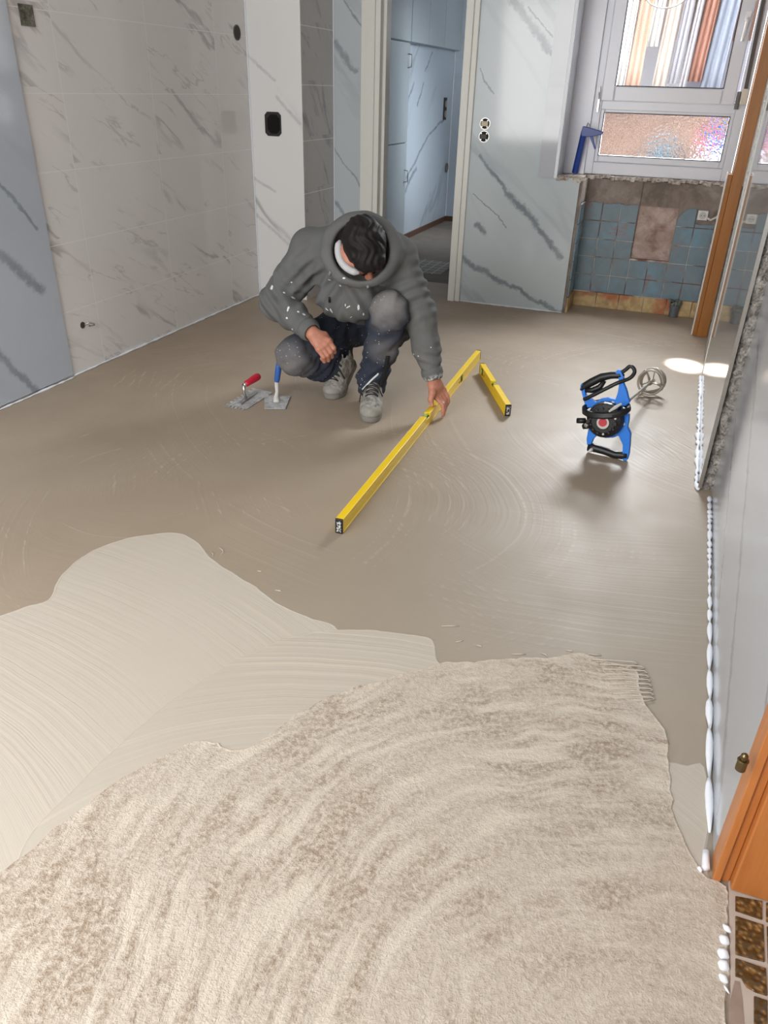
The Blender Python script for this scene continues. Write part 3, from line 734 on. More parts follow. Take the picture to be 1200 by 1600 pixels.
shrub('round_bush', (-0.27, 7.3, 0.80), (0.13, 0.13, 0.18), 900, (96, 112, 124), 'round grey-green bush outside behind the hammered lower window pane',
      pot=lambda r: MB().tube([(-0.27, 7.3, 0.45), (-0.27, 7.3, 0.66)], [.09, .12], 16).build('pot', plain('grey_planter', (120, 118, 120), 0.8), r))
fr = shrub('potted_flowers', (0.11, 7.3, 1.0), (0.075, 0.06, 0.07), 500, (40, 120, 200), 'blue and pink flowers in a pale grey planter outside the lower window pane', 0.016, 'flowers', 4,
      pot=lambda r: MB().box((0.02, 7.22, 0.45), (0.22, 7.40, 0.92)).build('planter', plain('pale_planter', (170, 172, 190), 0.7), r, bevel=0.01))
mb = MB(); rd = random.Random(9)
for i in range(60):
    p = Vector((0.05 + rd.gauss(0, .012), 7.24, 1.0 + rd.gauss(0, .016))); mb.add([p + Vector((-.012, 0, 0)), p + Vector((0, -.005, -.012)), p + Vector((.012, 0, 0)), p + Vector((0, -.005, .012))], [(0,1,2,3)])
mb.build('blossom', plain('pink_blossom', (228, 60, 110), 0.6), fr)

# ------------------------------------------------------------------ hall fittings
M_CUP = plain('grey_blue_lacquer', (168, 178, 184), 0.25, var=0.03)
tc = thing('tall_cupboard', (-2.47, 6.3, 0), 'tall grey-blue two-door cupboard along the left of the hall behind the doorway', 'cupboard')
MB().box((-2.489, 5.55, 0.0), (-2.455, 7.075, 1.60)).build('carcass', M_CUP, tc)
for z0, z1 in ((0.03, 0.843), (0.853, 1.60)):
    for y0, y1 in ((5.56, 6.31), (6.32, 7.07)):
        d = MB().box((-2.455, y0, z0), (-2.438, y1, z1)).build('door', M_CUP, tc, bevel=0.002)
        hz = 0.58 if z0 < .5 else 1.47
        MB().tube([(-2.438, y1 - .05, hz - .05), (-2.405, y1 - .05, hz - .045), (-2.402, y1 - .05, hz), (-2.405, y1 - .05, hz + .045), (-2.438, y1 - .05, hz + .05)], .005, 8).build('handle', M_CHROME, d, smooth=True)
wc = thing('wall_cabinet', (-2.47, 7.8, 1.6), 'row of pale upper cabinets above the marble panel in the hall', 'cabinet')
MB().box((-2.489, 5.55, 1.605), (-2.45, 8.595, H)).build('carcass', M_CUP, wc)
for y0, y1 in ((5.56, 6.31), (6.32, 7.07), (7.08, 7.55), (7.555, 8.03), (8.035, 8.59)):
    MB().box((-2.45, y0, 1.61), (-2.432, y1, H - 0.01)).build('door', M_CUP, wc, bevel=0.002)
def face_plate(c, axis, w, h, mat, d=0.006):
    lo = [c[0], c[1], c[2] - h/2]; hi = [c[0], c[1], c[2] + h/2]
    if axis == 'x': lo[1] -= w/2; hi[1] += w/2; hi[0] += d
    else: lo[0] -= w/2; hi[0] += w/2; lo[1] -= d
    return MB().box(lo, hi)
p = onX(695, 170, -2.489); t = thing('double_socket', tuple(p), 'dark open double socket box high on the hall marble wall', 'socket')
face_plate(p, 'x', 0.10, 0.20, M_DARKBOX).build('plate', M_DARKBOX, t, bevel=0.002)
for dz in (-.045, .045): MB().tube([(p[0] + .006, p[1], p[2] + dz), (p[0] + .014, p[1], p[2] + dz)], .032, 16).build('insert', plain('dusty_insert', (140, 134, 122), .6), t)
p = onX(697, 262, -2.489); o = MB().tube([(p[0], p[1], p[2]), (p[0] + .012, p[1], p[2])], .045, 18).build('wall_socket', plain('grey_socket', (110, 108, 104), .6)); recentre(o, p)
tag(o, 'round grey socket low on the hall wall by the corner', 'socket')
# bare tile patch in the hall floor
def hall_tile():
    k = NT('bare_grey_mosaic', 0.6, .4); s = k.sep()
    w1 = k.math('FRACT', k.math('MULTIPLY', s[0], 14)); w2 = k.math('FRACT', k.math('MULTIPLY', s[1], 10))
    g = k.math('MAXIMUM', k.math('LESS_THAN', w1, .14), k.math('LESS_THAN', w2, .12))
    k.color(k.mix(g, lin((128, 122, 114)), lin((186, 180, 170)))); return k.m
pp = [onZ(u, v)[:2] for u, v in [(638, 403), (706, 411), (706, 417), (688, 429), (630, 425)]]
struct(MB().prism(pp, 2, 0.0005, 0.004), 'floor_hall_patch', hall_tile())

# ------------------------------------------------------------------ openings and fittings on the walls
def octo(cx, cz, w, h, cut):
    return [(cx-w+cut, cz-h), (cx+w-cut, cz-h), (cx+w, cz-h+cut), (cx+w, cz+h-cut), (cx+w-cut, cz+h), (cx-w+cut, cz+h), (cx-w, cz+h-cut), (cx-w, cz-h+cut)]
t = thing('junction_box', (-2.493, 4.685, 1.055), 'open black octagonal junction box in the white marble pier', 'junction box')
outer = octo(-2.493, 1.055, 0.056, 0.067, 0.018); inner = octo(-2.493, 1.055, 0.050, 0.061, 0.016)
def rim_mesh(outer, inner, y0, y1, yd):
    n = len(outer); mb = MB()
    vs = [(p[0], y0, p[1]) for p in outer] + [(p[0], y0, p[1]) for p in inner] + [(p[0], yd, p[1]) for p in inner] + [(p[0], y1, p[1]) for p in outer]
    fs = [(i, (i+1)%n, n+(i+1)%n, n+i) for i in range(n)] + [(n+i, n+(i+1)%n, 2*n+(i+1)%n, 2*n+i) for i in range(n)] + [(3*n+i, 3*n+(i+1)%n, (i+1)%n, i) for i in range(n)]
    fs.append(tuple(range(2*n, 3*n))); return mb.add(vs, fs)
rim_mesh(outer, inner, 4.682, 4.6845, 4.6844).build('rim', M_DARKBOX, t)
MB().prism(octo(-2.489, 1.055, 0.042, 0.053, 0.022), 1, 4.6815, 4.6835).build('cavity', plain('dark_cavity', (6, 6, 6), 0.95), t)
p = onX(370, 51, -2.65); t = thing('round_wall_box', tuple(p), 'small round dark box opening high on the tiled left wall', 'junction box')
MB().tube([(p[0], p[1], p[2]), (p[0] + .003, p[1], p[2])], .040, 24).build('rim', plain('box_rim', (96, 94, 92), .6), t)
MB().tube([(p[0] + .003, p[1], p[2]), (p[0] + .004, p[1], p[2])], .034, 24).build('cavity', plain('shadowed_box', (70, 64, 60), .9), t)
q0 = onX(27, 5, -2.65); q1 = onX(55, 42, -2.65)
o = MB().box((-2.65, q0[1], q1[2]), (-2.646, q1[1], q0[2])).build('wall_box', cement_mat('rough_box_putty', (72, 70, 62), (140, 138, 126), (100, 96, 86), 30)); recentre(o, (-2.65, q0[1], q1[2]))
tag(o, 'rectangular greenish-grey wall box at the top left of the tiled wall', 'junction box')
p = onX(129, 508, -2.65); t = thing('cable_outlet', tuple(p), 'low hole in the left tiled wall with a loose looped wire', 'outlet')
MB().tube([(p[0], p[1], p[2]), (p[0] + .002, p[1], p[2])], .016, 18).build('hole', plain('outlet_hole', (70, 68, 66), .9), t)
MB().tube([(p[0], p[1] + .0, p[2]), (p[0] + .03, p[1] + .015, p[2] + .012), (p[0] + .04, p[1] + .035, p[2] + .004), (p[0] + .03, p[1] + .05, p[2] - .008), (p[0] + .012, p[1] + .028, p[2] - .010), (p[0] + .03, p[1] + .01, p[2])], .0035, 8).build('wire', M_CHROME, t, smooth=True)
t = thing('double_socket', (-1.265, 5.128, 1.055), 'two uncovered round socket inserts one above the other, right of the doorway', 'socket')
M_INS = plain('beige_socket_insert', (206, 196, 168), 0.5)
for z, dark in ((1.091, False), (1.020, True)):
    MB().tube([(-1.265, 5.128, z), (-1.265, 5.125, z)], .033, 24).build('rim', M_CHROME, t)
    MB().tube([(-1.265, 5.125, z), (-1.265, 5.124, z)], .029, 24).build('cavity', plain('box_inside', (40, 38, 36), .8), t)
    i_ = MB().box((-1.287, 5.116, z - .014), (-1.245, 5.124, z + .014)).build('insert', M_BLACK if dark else M_INS, t, bevel=.002)
    for a in range(4):
        ca, sa = math.cos(a * 1.57 + .78), math.sin(a * 1.57 + .78)
        MB().tube([(-1.265 + ca * .024, 5.122, z + sa * .024), (-1.265 + ca * .024, 5.118, z + sa * .024)], .004, 8).build('screw', M_CHROME, t)
# white socket on the blue tiles
p = onY(1098, 337, YN - .01); t = thing('wall_socket', (p[0], YN - .01, p[2]), 'small white earthed wall socket hanging loose over the blue tiles', 'socket')
pl = MB().box((p[0] - .030, YN - .024, p[2] - .026), (p[0] + .030, YN - .008, p[2] + .030)).build('cover', plain('white_socket_plastic', (222, 222, 218), .4, var=.03), t, bevel=.004)
MB().tube([(p[0], YN - .0245, p[2] + .002), (p[0], YN - .026, p[2] + .002)], .021, 20).build('well', plain('socket_well', (186, 186, 182), .5), t)
for dx in (-.009, .009): MB().tube([(p[0] + dx, YN - .026, p[2] + .002), (p[0] + dx, YN - .0275, p[2] + .002)], .0028, 8).build('contact_hole', M_BLACK, t)
MB().tube([(p[0] + .028, YN - .012, p[2] - .01), (p[0] + .05, YN - .02, p[2] - .022), (p[0] + .085, YN - .02, p[2] + .0), (p[0] + .10, YN - .02, p[2] + .05), (p[0] + .115, YN - .02, p[2] + .10)], .008, 8).build('cable', plain('painted_cable', (210, 204, 196), .6), t, smooth=True)
o = MB().tube([(0.205, YN - .03, 0.742), (0.222, YN - .03, 0.755), (0.235, YN - .03, 0.752)], [.014, .018, .008], 10).build('plaster_dab', M_FOAM, smooth=True); recentre(o, (0.205, YN - .03, 0.742))
tag(o, 'white sealant dab on the cement at the right end of the window sill', 'foam')
# drain pipe stub
t = thing('drain_pipe', (0.045, 5.36, 0), 'grey plastic drain pipe stub rising from the floor before the ochre tiles', 'pipe')
mb = MB(); n = 20
for r, z0, z1 in ((0.028, 0.0, 0.055), (0.033, 0.055, 0.075)):
    mb.tube([(0.045, 5.36, z0), (0.045, 5.36, z1)], r, n)
mb.build('pipe', plain('grey_pipe_plastic', (96, 100, 104), .45), t, bevel=.002)
mb = MB()
for i in range(9):
    a = i * .7; mb.tube([(0.045 + .022 * math.cos(a), 5.36 + .02 * math.sin(a), .07), (0.045 + .034 * math.cos(a), 5.36 + .03 * math.sin(a), .085 + .012 * (i % 3)), (0.045 + .018 * math.cos(a + .5), 5.36 + .02 * math.sin(a + .5), .098)], [.008, .011, .006], 6)
mb.build('crumpled_wrap', plain('green_grey_wrap', (112, 124, 112), .7, var=.25, vs=90), t, smooth=True)

# ------------------------------------------------------------------ brown wooden post
t = thing('wooden_post', (0.215, 4.94, 0), 'orange-brown varnished wooden post standing between niche and polished sheet', 'post')
MB().box((0.198, 4.935, 0.0), (0.258, 5.06, H)).build('post', M_POST, t, bevel=.003)
MB().box((0.174, 4.945, 0.0), (0.198, 5.06, 0.90)).build('moulding', M_POST, t, bevel=.003)
MB().box((0.168, 4.955, 0.0), (0.174, 5.07, 0.905)).build('paint_edge', M_WHITE, t, bevel=.001)

# ------------------------------------------------------------------ near wooden jamb (door to the side room)
dj = thing('door_2', (0.30, 1.07, 0), None, None, kind='structure')
MB().box((0.283, 1.066, 0.002), (0.297, 1.121, 2.05)).box((0.297, 1.072, 0.002), (0.312, 1.112, 2.05)).build('door_jamb', M_DOORWOOD, dj, bevel=.0015)
MB().box((0.3125, 1.052, 0.008), (0.46, 1.112, 2.05)).build('door_jamb', M_DOORWOOD, dj, bevel=.003)
p = onY(1160, 1190, 1.060)
hp = MB().tube([(p[0], 1.058, p[2] - .016), (p[0], 1.058, p[2] + .004)], .0085, 16).tube([(p[0], 1.058, p[2] + .004), (p[0], 1.058, p[2] + .007)], .0095, 16).tube([(p[0], 1.058, p[2] + .007), (p[0], 1.058, p[2] + .016), (p[0], 1.058, p[2] + .02)], [.006, .006, .003], 14)
hp.build('hinge_pin', M_BRASS, dj, smooth=False, bevel=.0008)

# side-room floor with relief tiles
def relief_mat():
    k = NT('brown_relief_tile', 0.18, 0.6)
    v = k.voro(110, feature='SMOOTH_F1'); n = k.noise(60, 4)
    k.color(k.mix(k.ramp(k.math('MULTIPLY_ADD', n, .5, v), [(0.25, 0.0), (0.7, 1.0)]), lin((168, 128, 78)), lin((84, 62, 34))))
    k.bump(v, 1.0, 0.006); return k.m
M_RELIEF = relief_mat()
M_MORTARE = plain('pale_tile_mortar', (190, 176, 166), 0.8, var=.1)
struct(MB().prism([tuple(onZ(*q)[:2]) for q in [(1138, 1386), (1142, 1620)]] + [(0.31, -1.75), (1.75, -1.75), (1.75, 1.15), (0.312, 1.12)], 2, -0.05, 0.006), 'floor_side_room', M_MORTARE)
tm = MB(); zt = 0.0075
def tq(*px):
    P = [onZ(u, v, zt)[:2] for u, v in px]
    if SGN(P) < 0: P = P[::-1]
    tm.prism(P, 2, 0.004, zt + .001)
tq((1149, 1400), (1191, 1408), (1191, 1437), (1149, 1423))
tq((1149, 1431), (1193, 1445), (1195, 1503), (1149, 1491))
tq((1149, 1497), (1197, 1513), (1199, 1556), (1180, 1550), (1166, 1542), (1158, 1528), (1149, 1525))
tq((1178, 1556), (1199, 1563), (1200, 1625), (1178, 1622))
tq((1197, 1410), (1240, 1420), (1240, 1452), (1197, 1440)); tq((1198, 1447), (1242, 1460), (1244, 1520), (1200, 1506)); tq((1203, 1516), (1250, 1532), (1252, 1580), (1204, 1562))
struct(tm, 'floor_side_room_tiles', M_RELIEF, bevel=.0012)
ds = MB().prism([tuple(onZ(u, v, .0072)[:2]) for u, v in [(1148, 1532), (1156, 1534), (1160, 1560), (1163, 1600), (1141, 1640), (1139, 1600), (1139, 1570)]], 2, 0.0062, 0.0068)
struct(ds, 'trim_9', plain('damp_cement_stain', (150, 132, 120), 0.45, var=.25, vs=50))

# ------------------------------------------------------------------ spirit levels
M_YEL = plain('yellow_powder_coat', (246, 208, 28), 0.35, var=0.03, vs=15)
M_VIAL = plain('green_vial', (156, 196, 90), 0.1, spec=.8, var=.05)
M_SCUFF = None
def endcap_mat():
    k = NT('scuffed_end_cap', .5); s = k.noise(160, 3); k.color(k.mix(k.step(s, .45, .6), lin((36, 36, 38)), lin((206, 208, 208)))); return k.m
M_CAPM = endcap_mat()
def level(a, b, w, h, label, slots, side, grp=None):
    """a, b: floor points of the left edge, near to far; built along local x"""
    a = Vector(a); b = Vector(b); d = (b - a); L = d.length; d.normalize(); right = Vector((d.y, -d.x, 0))
    root = thing('spirit_level', tuple(a), label, 'spirit level')
    M = Matrix(((d.x, right.x, 0, a.x), (d.y, right.y, 0, a.y), (0, 0, 1, a.z), (0, 0, 0, 1)))
    body = MB(); cuts = sorted(s for s in slots if s[1] == 'top'); x = 0.006; tn = 0.016
    body.box((0.006, 0, 0), (L - 0.006, w, h - tn), M=M)
    for (sx, kd) in cuts:
        body.box((x, 0, h - tn), (sx - .026, w, h), M=M); x = sx + .026
    body.box((x, 0, h - tn), (L - .006, w, h), M=M)
    # raised rails of the profile on both sides
    for y0, y1 in ((-0.0012, 0.0), (w, w + .0012)):
        body.box((0.006, y0, 0), (L - .006, y1, .007), M=M); body.box((0.006, y0, h - .007), (cuts[0][0] - .026, y1, h), M=M); body.box((cuts[-1][0] + .026, y0, h - .007), (L - .006, y1, h), M=M)
    body.build('body', M_YEL, root, bevel=.001)
    for x0, x1 in ((-0.001, .006), (L - .006, L + .001)):
        c = MB().box((x0, -.001, -.0), (x1, w + .001, h + .001), M=M).build('end_cap', M_BLACK, root, bevel=.0015)
        xx = x0 - .0008 if x0 < 0 else x1 + .0008
        MB().box((min(xx, x0 if x0 < 0 else x1), .004, .006), (max(xx, x0 if x0 < 0 else x1), w - .004, h - .006), M=M).build('scuff', M_CAPM, c)
    for (sx, kd) in slots:
        if kd == 'top':
            hld = MB().box((sx - .026, .003, h - tn), (sx + .026, w - .003, h - tn + .003), M=M).build('vial_holder', M_BLACK, root)
            MB().tube([M @ Vector((sx - .020, w/2, h - .008)), M @ Vector((sx + .020, w/2, h - .008))], .0065, 12).build('vial', M_VIAL, hld, smooth=True)
        else:
            y = (-.0022, 0) if side < 0 else (w, w + .0022)
            hld = MB().box((sx - .016, y[0], .012), (sx + .016, y[1], h - .008), M=M).build('vial_holder', M_BLACK, root, bevel=.001)
            yc = y[0] if side < 0 else y[1]
            MB().tube([M @ Vector((sx, yc, .016)), M @ Vector((sx, yc, h - .012))], .0045, 10).build('vial', M_VIAL, hld, smooth=True)
            for q in (-.045, -.052):
                MB().box((sx + q, y[0] * .4 + (y[1] * .6 if side > 0 else 0), .018), (sx + q + .004, y[1] if side > 0 else -.0004, .026), M=M).build('mark', M_BLACK, root)
    return root
level((-0.868, 1.945, 0.001), (-0.913, 3.915, 0.001), 0.024, 0.052, 'long yellow spirit level lying diagonally across the screed under the hand', [(0.975, 'top'), (1.56, 'side')], 1)
level((-0.585, 3.175, 0.001), (-0.838, 3.700, 0.001), 0.024, 0.052, 'short yellow spirit level lying alone right of the long one', [(0.29, 'top'), (0.52, 'side')], -1)

# ------------------------------------------------------------------ trowels
M_BLADE = cement_mat('mortar_smeared_blade', (160, 164, 166), (222, 224, 226), (188, 190, 192), 24, rough=.35, bump=.1)
M_BLADE.node_tree.nodes['Principled BSDF'].inputs['Metallic'].default_value = 0.35
M_MORT = plain('dried_white_mortar', (206, 202, 198), .8, var=.1)
M_BLUEH = plain('blue_rubber_grip', (52, 100, 176), .45, var=.2, vs=120)
M_REDH = plain('red_grip', (196, 32, 56), .4, var=.15, vs=100)
b0 = onZ(432, 621, .006)
t = thing('bucket_trowel', tuple(b0), 'small square trowel with upright blue handle, left of the crouching man', 'trowel')
P = [onZ(u, v, .004)[:2] for u, v in [(413, 617.5), (454, 619), (446, 639), (413, 639)]]
if SGN(P) < 0: P = P[::-1]
MB().prism(P, 2, .003, .005).build('blade', M_BLADE, t, bevel=.0006)
n1 = onY(432.5, 603, b0[1] + .012); n2 = onY(432.5, 596, b0[1] + .016); h1 = onY(434.5, 580, b0[1] + .012); h2 = onY(436, 565, b0[1] + .012)
MB().tube([onZ(432, 628, .006), b0, onY(433, 612, b0[1] + .003), n1, n2], [.014, .013, .008, .010, .010], 10, flat=(0, 1, 0)).build('neck', M_MORT, t, smooth=True)
hd = MB().tube([n2, n2 + (h1 - n2) * .15, h1, h1 + (h2 - h1) * .85, h2], [.011, .013, .0145, .0125, .008], 14).build('handle', M_BLUEH, t, smooth=True)
MB().tube([h2, h2 + (h2 - h1) * .06], [.006, .005], 10).build('end_cap', M_MORT, hd)
r0 = onZ(372, 631, .004)
t = thing('notched_trowel', tuple(r0), 'notched trowel with red handle lying left of the blue-handled trowel', 'trowel')
c1, c2, c3, c4 = [onZ(u, v, .003) for u, v in [(350, 634), (383, 641), (426, 613), (394, 606)]]
P = []; n = 6
for i in range(n):                                  # teeth along the near short edge
    s0 = i / n; s1 = (i + .5) / n; s2 = (i + 1) / n
    inw = (c4 - c1) / np.linalg.norm(c4 - c1) * .017
    for s, k_ in ((s0, 0), (s1, 0), (s1, 1), (s2, 1)): P.append((c1 + (c2 - c1) * s + inw * k_)[:2])
P += [c2[:2], c3[:2]]
for i in range(8):                                  # and along the left long edge
    inw = (c2 - c1) / np.linalg.norm(c2 - c1) * .014
    for s, k_ in ((i / 8, 0), ((i + .5) / 8, 0), ((i + .5) / 8, 1), ((i + 1) / 8, 1)): P.append((c4 + (c1 - c4) * s + inw * k_)[:2])
P = [tuple(p) for p in P]
if SGN(P) < 0: P = P[::-1]
MB().prism(P, 2, .002, .0038).build('blade', M_BLADE, t)
f0 = onZ(374, 631, .006); f1 = onZ(400, 613, .006); m0 = onZ(385, 624, .006)
MB().tube([f0, m0, f1], [(.004, .012), (.007, .012), (.003, .009)], 8, flat=(0, 0, 1)).build('spine', M_CHROME, t)
hA = onY(381, 602, m0[1] + .0); hB = onY(405, 587, m0[1] + .10)
MB().tube([m0, (m0 + hA) / 2 + np.array([-.006, 0, 0]), hA], [.006, .006, .009], 8).tube([hA, hA + (hB - hA) * .2], .010, 10).build('shank', M_CHROME, t, smooth=True)
MB().tube([hA + (hB - hA) * t_ for t_ in (.08, .15, .35, .6, .85, .97, 1)], [.010, .014, .0145, .0165, .017, .014, .006], 14).build('handle', M_REDH, t, smooth=True)

# ------------------------------------------------------------------ caulking gun on the sill
M_GUN = plain('dark_blue_enamel', (22, 58, 140), .35, var=.15)
g0 = onY(898, 270, 5.36); g1 = onY(913, 205, 5.33)
t = thing('caulking_gun', (g0[0], 5.36, .822), 'blue caulking gun leaning upright in the left corner of the window sill', 'caulking gun')
ax = (g1 - g0); 
MB().tube([g0, g1], .019, 20).build('barrel', M_GUN, t, bevel=.002)
e = onY(917, 196, 5.325); tip = onY(942, 207, 5.31)
MB().prism([tuple(onY(u, v, 5.32)[[0, 2]]) for u, v in [(908, 207), (911, 197), (920, 199), (943, 206), (941, 210), (922, 214), (909, 213)]], 1, 5.308, 5.338).build('grip', M_GUN, t, bevel=.003)
MB().prism([tuple(onY(u, v, 5.32)[[0, 2]]) for u, v in [(921, 212), (926, 211), (931, 232), (929, 234)]], 1, 5.314, 5.332).build('trigger', M_GUN, t, bevel=.002)
MB().tube([onY(914, 204, 5.325), onY(919, 192, 5.32), onY(922, 196, 5.318)], .0035, 8).build('rod', M_CHROME, t)

# ------------------------------------------------------------------ mixer
Cm = onY(948, 652, 2.94); Pd = onY(1017, 597, 3.72)
axm = (Pd - Cm) / np.linalg.norm(Pd - Cm)
def mz(zx, zy, off=0.0):
    u = 880 + zx / 6.667; v = 550 + zy / 6.667
    d = ray(u, v); s = ((Cm + axm * off - C0) @ axm) / (d @ axm); return C0 + d * s
M_MBLUE = plain('bright_blue_steel', (24, 120, 222), .38, var=.12, vs=60)
mx = thing('mixing_drill', (float(Cm[0]), 3.0, 0.0), 'blue and black mixing drill lying on the floor with its paddle to the rear', 'mixer')
def plate(name, pts, o0, o1, mat, par=None, bevel=.002, mbs=None):
    mb = MB(); n = len(pts)
    A = [mz(x, y, 0) + axm * o0 for x, y in pts]; B = [mz(x, y, 0) + axm * o1 for x, y in pts]
    mb.add(A + B, [tuple(range(n))[::-1], tuple(range(n, 2*n))] + [(i, (i+1) % n, n + (i+1) % n, n + i) for i in range(n)])
    return mb.build(name, mat, par or mx, bevel=bevel)
plate('frame', [(548, 205), (575, 180), (605, 190), (632, 245), (636, 330), (664, 395), (682, 470), (700, 520), (660, 555), (600, 560), (250, 575), (228, 520), (205, 440), (185, 345), (205, 325), (228, 345), (240, 450), (300, 490), (340, 518), (400, 482), (480, 472), (550, 490), (575, 420), (590, 330), (582, 260)], -.012, .012, M_MBLUE)
plate('frame', [(275, 765), (350, 765), (372, 838), (430, 862), (510, 862), (570, 838), (632, 760), (640, 650), (690, 640), (690, 700), (676, 780), (706, 850), (700, 960), (690, 1060), (672, 1120), (640, 1130), (620, 1110), (624, 1030), (626, 960), (584, 865), (530, 885), (450, 890), (390, 876), (352, 868), (318, 905), (298, 955), (255, 960), (250, 900), (262, 830)], -.012, .012, M_MBLUE)
for (x, y) in ((394, 528), (528, 520), (556, 836), (640, 740), (430, 842)):
    c = mz(x, y); MB().tube([c - axm * .012, c - axm * .016], .006, 10).build('bolt', M_CHROME, mx)
c = mz(455, 690); e_x = np.cross(axm, [0, 0, 1]); e_x = e_x / np.linalg.norm(e_x); e_y = np.cross(e_x, axm)
MB().tube([c + axm * .08, c + axm * .02, c - axm * .02, c - axm * .045, c - axm * .055], [.050, .068, .072, .068, .046], 28).build('motor_housing', M_BLACK, mx, bevel=.003)
bz = mz(455, 705); MB().tube([bz - axm * .054, bz - axm * .060], .024, 24).build('cap_ring', M_CHROME, mx)
bz2 = mz(455, 700); bd = MB().tube([bz2 - axm * .059, bz2 - axm * .063], .016, 24).build('badge', plain('red_badge', (190, 50, 62), .4, var=.3, vs=200), mx)
for (x, y) in ((560, 655), (600, 640), (520, 770), (300, 690), (575, 720)):
    k_ = mz(x, y); MB().tube([k_ - axm * .03, k_ - axm * .058], .009, 12).build('vent_knob', M_BLACK, mx, bevel=.002)
MB().tube([mz(204, 400), mz(215, 360), mz(300, 312), mz(400, 262), mz(500, 242), mz(590, 240), mz(625, 262)], [.012, .015, .0165, .0155, .014, .014, .011], 14).tube([mz(214, 395), mz(300, 400), mz(380, 368), mz(430, 300)], [.010, .011, .012, .008], 12).build('handle', M_BLACK, mx, smooth=True)
MB().tube([mz(262, 985), mz(330, 1000), mz(430, 1030), mz(540, 1070), mz(620, 1075), mz(672, 1075)], [.018, .017, .0155, .0155, .0165, .0155], 14).build('handle', M_BLACK, mx, smooth=True)
sw = MB().tube([mz(285, 1020, -.02), mz(300, 1030, -.022)], [(.010, .016), (.006, .010)], 12).build('switch', plain('white_switch', (220, 220, 220), .4), mx)
# cable wound round the waist and looped at the top
cb = MB(); pts = []
for i in range(64):
    a = 2 * math.pi * i / 16; lay = i / 64
    pts.append(mz(465 + 235 * math.cos(a), 580 + 50 * math.sin(a) + 38 * (lay - .5), 0) - axm * (.05 * math.sin(a) + .02))
cb.tube(pts, .0075, 8)
def smooth_pts(P, m=5):
    P = [np.array(p, float) for p in P]; out = []
    for i in range(len(P) - 1):
        p0, p1, p2, p3 = P[max(i-1, 0)], P[i], P[i+1], P[min(i+2, len(P)-1)]
        for q in range(m):
            t = q / m; out.append(.5 * (2*p1 + (p2-p0)*t + (2*p0-5*p1+4*p2-p3)*t*t + (3*p1-p0-3*p2+p3)*t**3))
    return out + [P[-1]]
cb.tube(smooth_pts([mz(215, 495, -.02), mz(300, 455, -.025), mz(420, 395, -.025), mz(560, 325, -.02), mz(690, 275, -.0), mz(742, 215, 0), mz(730, 165, 0), mz(695, 150, 0), mz(650, 185, 0), mz(610, 215, 0)]), .0075, 8)
cb.build('power_cable', M_BLACK, mx, smooth=True)
MB().tube([mz(480, 620, -.075), mz(545, 575, -.08), mz(608, 537, -.075)], [.004, .007, .004], 8).build('cable_tie', plain('pale_cable_tie', (196, 194, 188), .5), mx)
plg = MB().tube([mz(270, 745, -.04), mz(240, 770, -.05), mz(205, 780, -.05)], [.010, .014, .010], 12).tube([mz(230, 715, -.05), mz(145, 715, -.05)], .011, 12).build('plug', M_BLACK, mx, smooth=True)
MB().tube([mz(232, 755, -.06), mz(262, 775, -.065)], .009, 10).build('plug_pins', M_CHROME, plg)
for j in range(14):
    a = j * math.pi / 7; k_ = c - axm * .050 + (e_x * math.cos(a) + e_y * math.sin(a)) * .050
    MB().tube([k_, k_ - axm * .012], .0045, 8).build('vent_rib', M_CHROME if j % 5 == 1 else M_BLACK, mx)
# rod and paddle
r0_ = c + axm * .06; r1_ = Pd - axm * .0
MB().tube([r0_, r0_ + axm * .05], .020, 16).build('chuck', M_BLACK, mx, bevel=.002)
MB().tube([r0_ + axm * .04, Pd + axm * .05], .0065, 12).build('rod', M_CHROME, mx)
ux = np.cross(axm, [0, 0, 1]); ux /= np.linalg.norm(ux); uz = np.cross(ux, axm)
M_PADDLE = plain('mortar_caked_steel', (176, 168, 156), .45, metal=.6, var=.2, vs=60)
Rr = 0.058; pc = Pd + np.array([0, 0, max(0, Rr + .004 - Pd[2])])
pd = MB()
for off in (-.012, .045):
    pd.tube([pc + axm * off + (ux * math.cos(a) + uz * math.sin(a)) * Rr for a in np.linspace(0, 2 * math.pi, 41)], (.005), 8)
for j in range(3):
    sp_ = [pc + axm * (-.012 + .057 * t_) + (ux * math.cos(2.094 * j + 1.6 * t_) + uz * math.sin(2.094 * j + 1.6 * t_)) * (Rr * (1 - .12 * math.sin(math.pi * t_))) for t_ in np.linspace(0, 1, 9)]
    pd.tube(sp_, [(.003, .010)] * 9, 8, flat=tuple(axm))
for j in range(3):
    a = 2.094 * j; pd.tube([pc + axm * .045, pc + axm * .045 + (ux * math.cos(a + 1.6) + uz * math.sin(a + 1.6)) * Rr], [(.003, .010), (.003, .008)], 8)
    pd.tube([pc - axm * .012, pc - axm * .012 + (ux * math.cos(a) + uz * math.sin(a)) * Rr], [(.004, .012), (.003, .009)], 8)
pd.tube([pc - axm * .03, pc + axm * .05], .012, 12)
pd.build('paddle', M_PADDLE, mx, smooth=True)
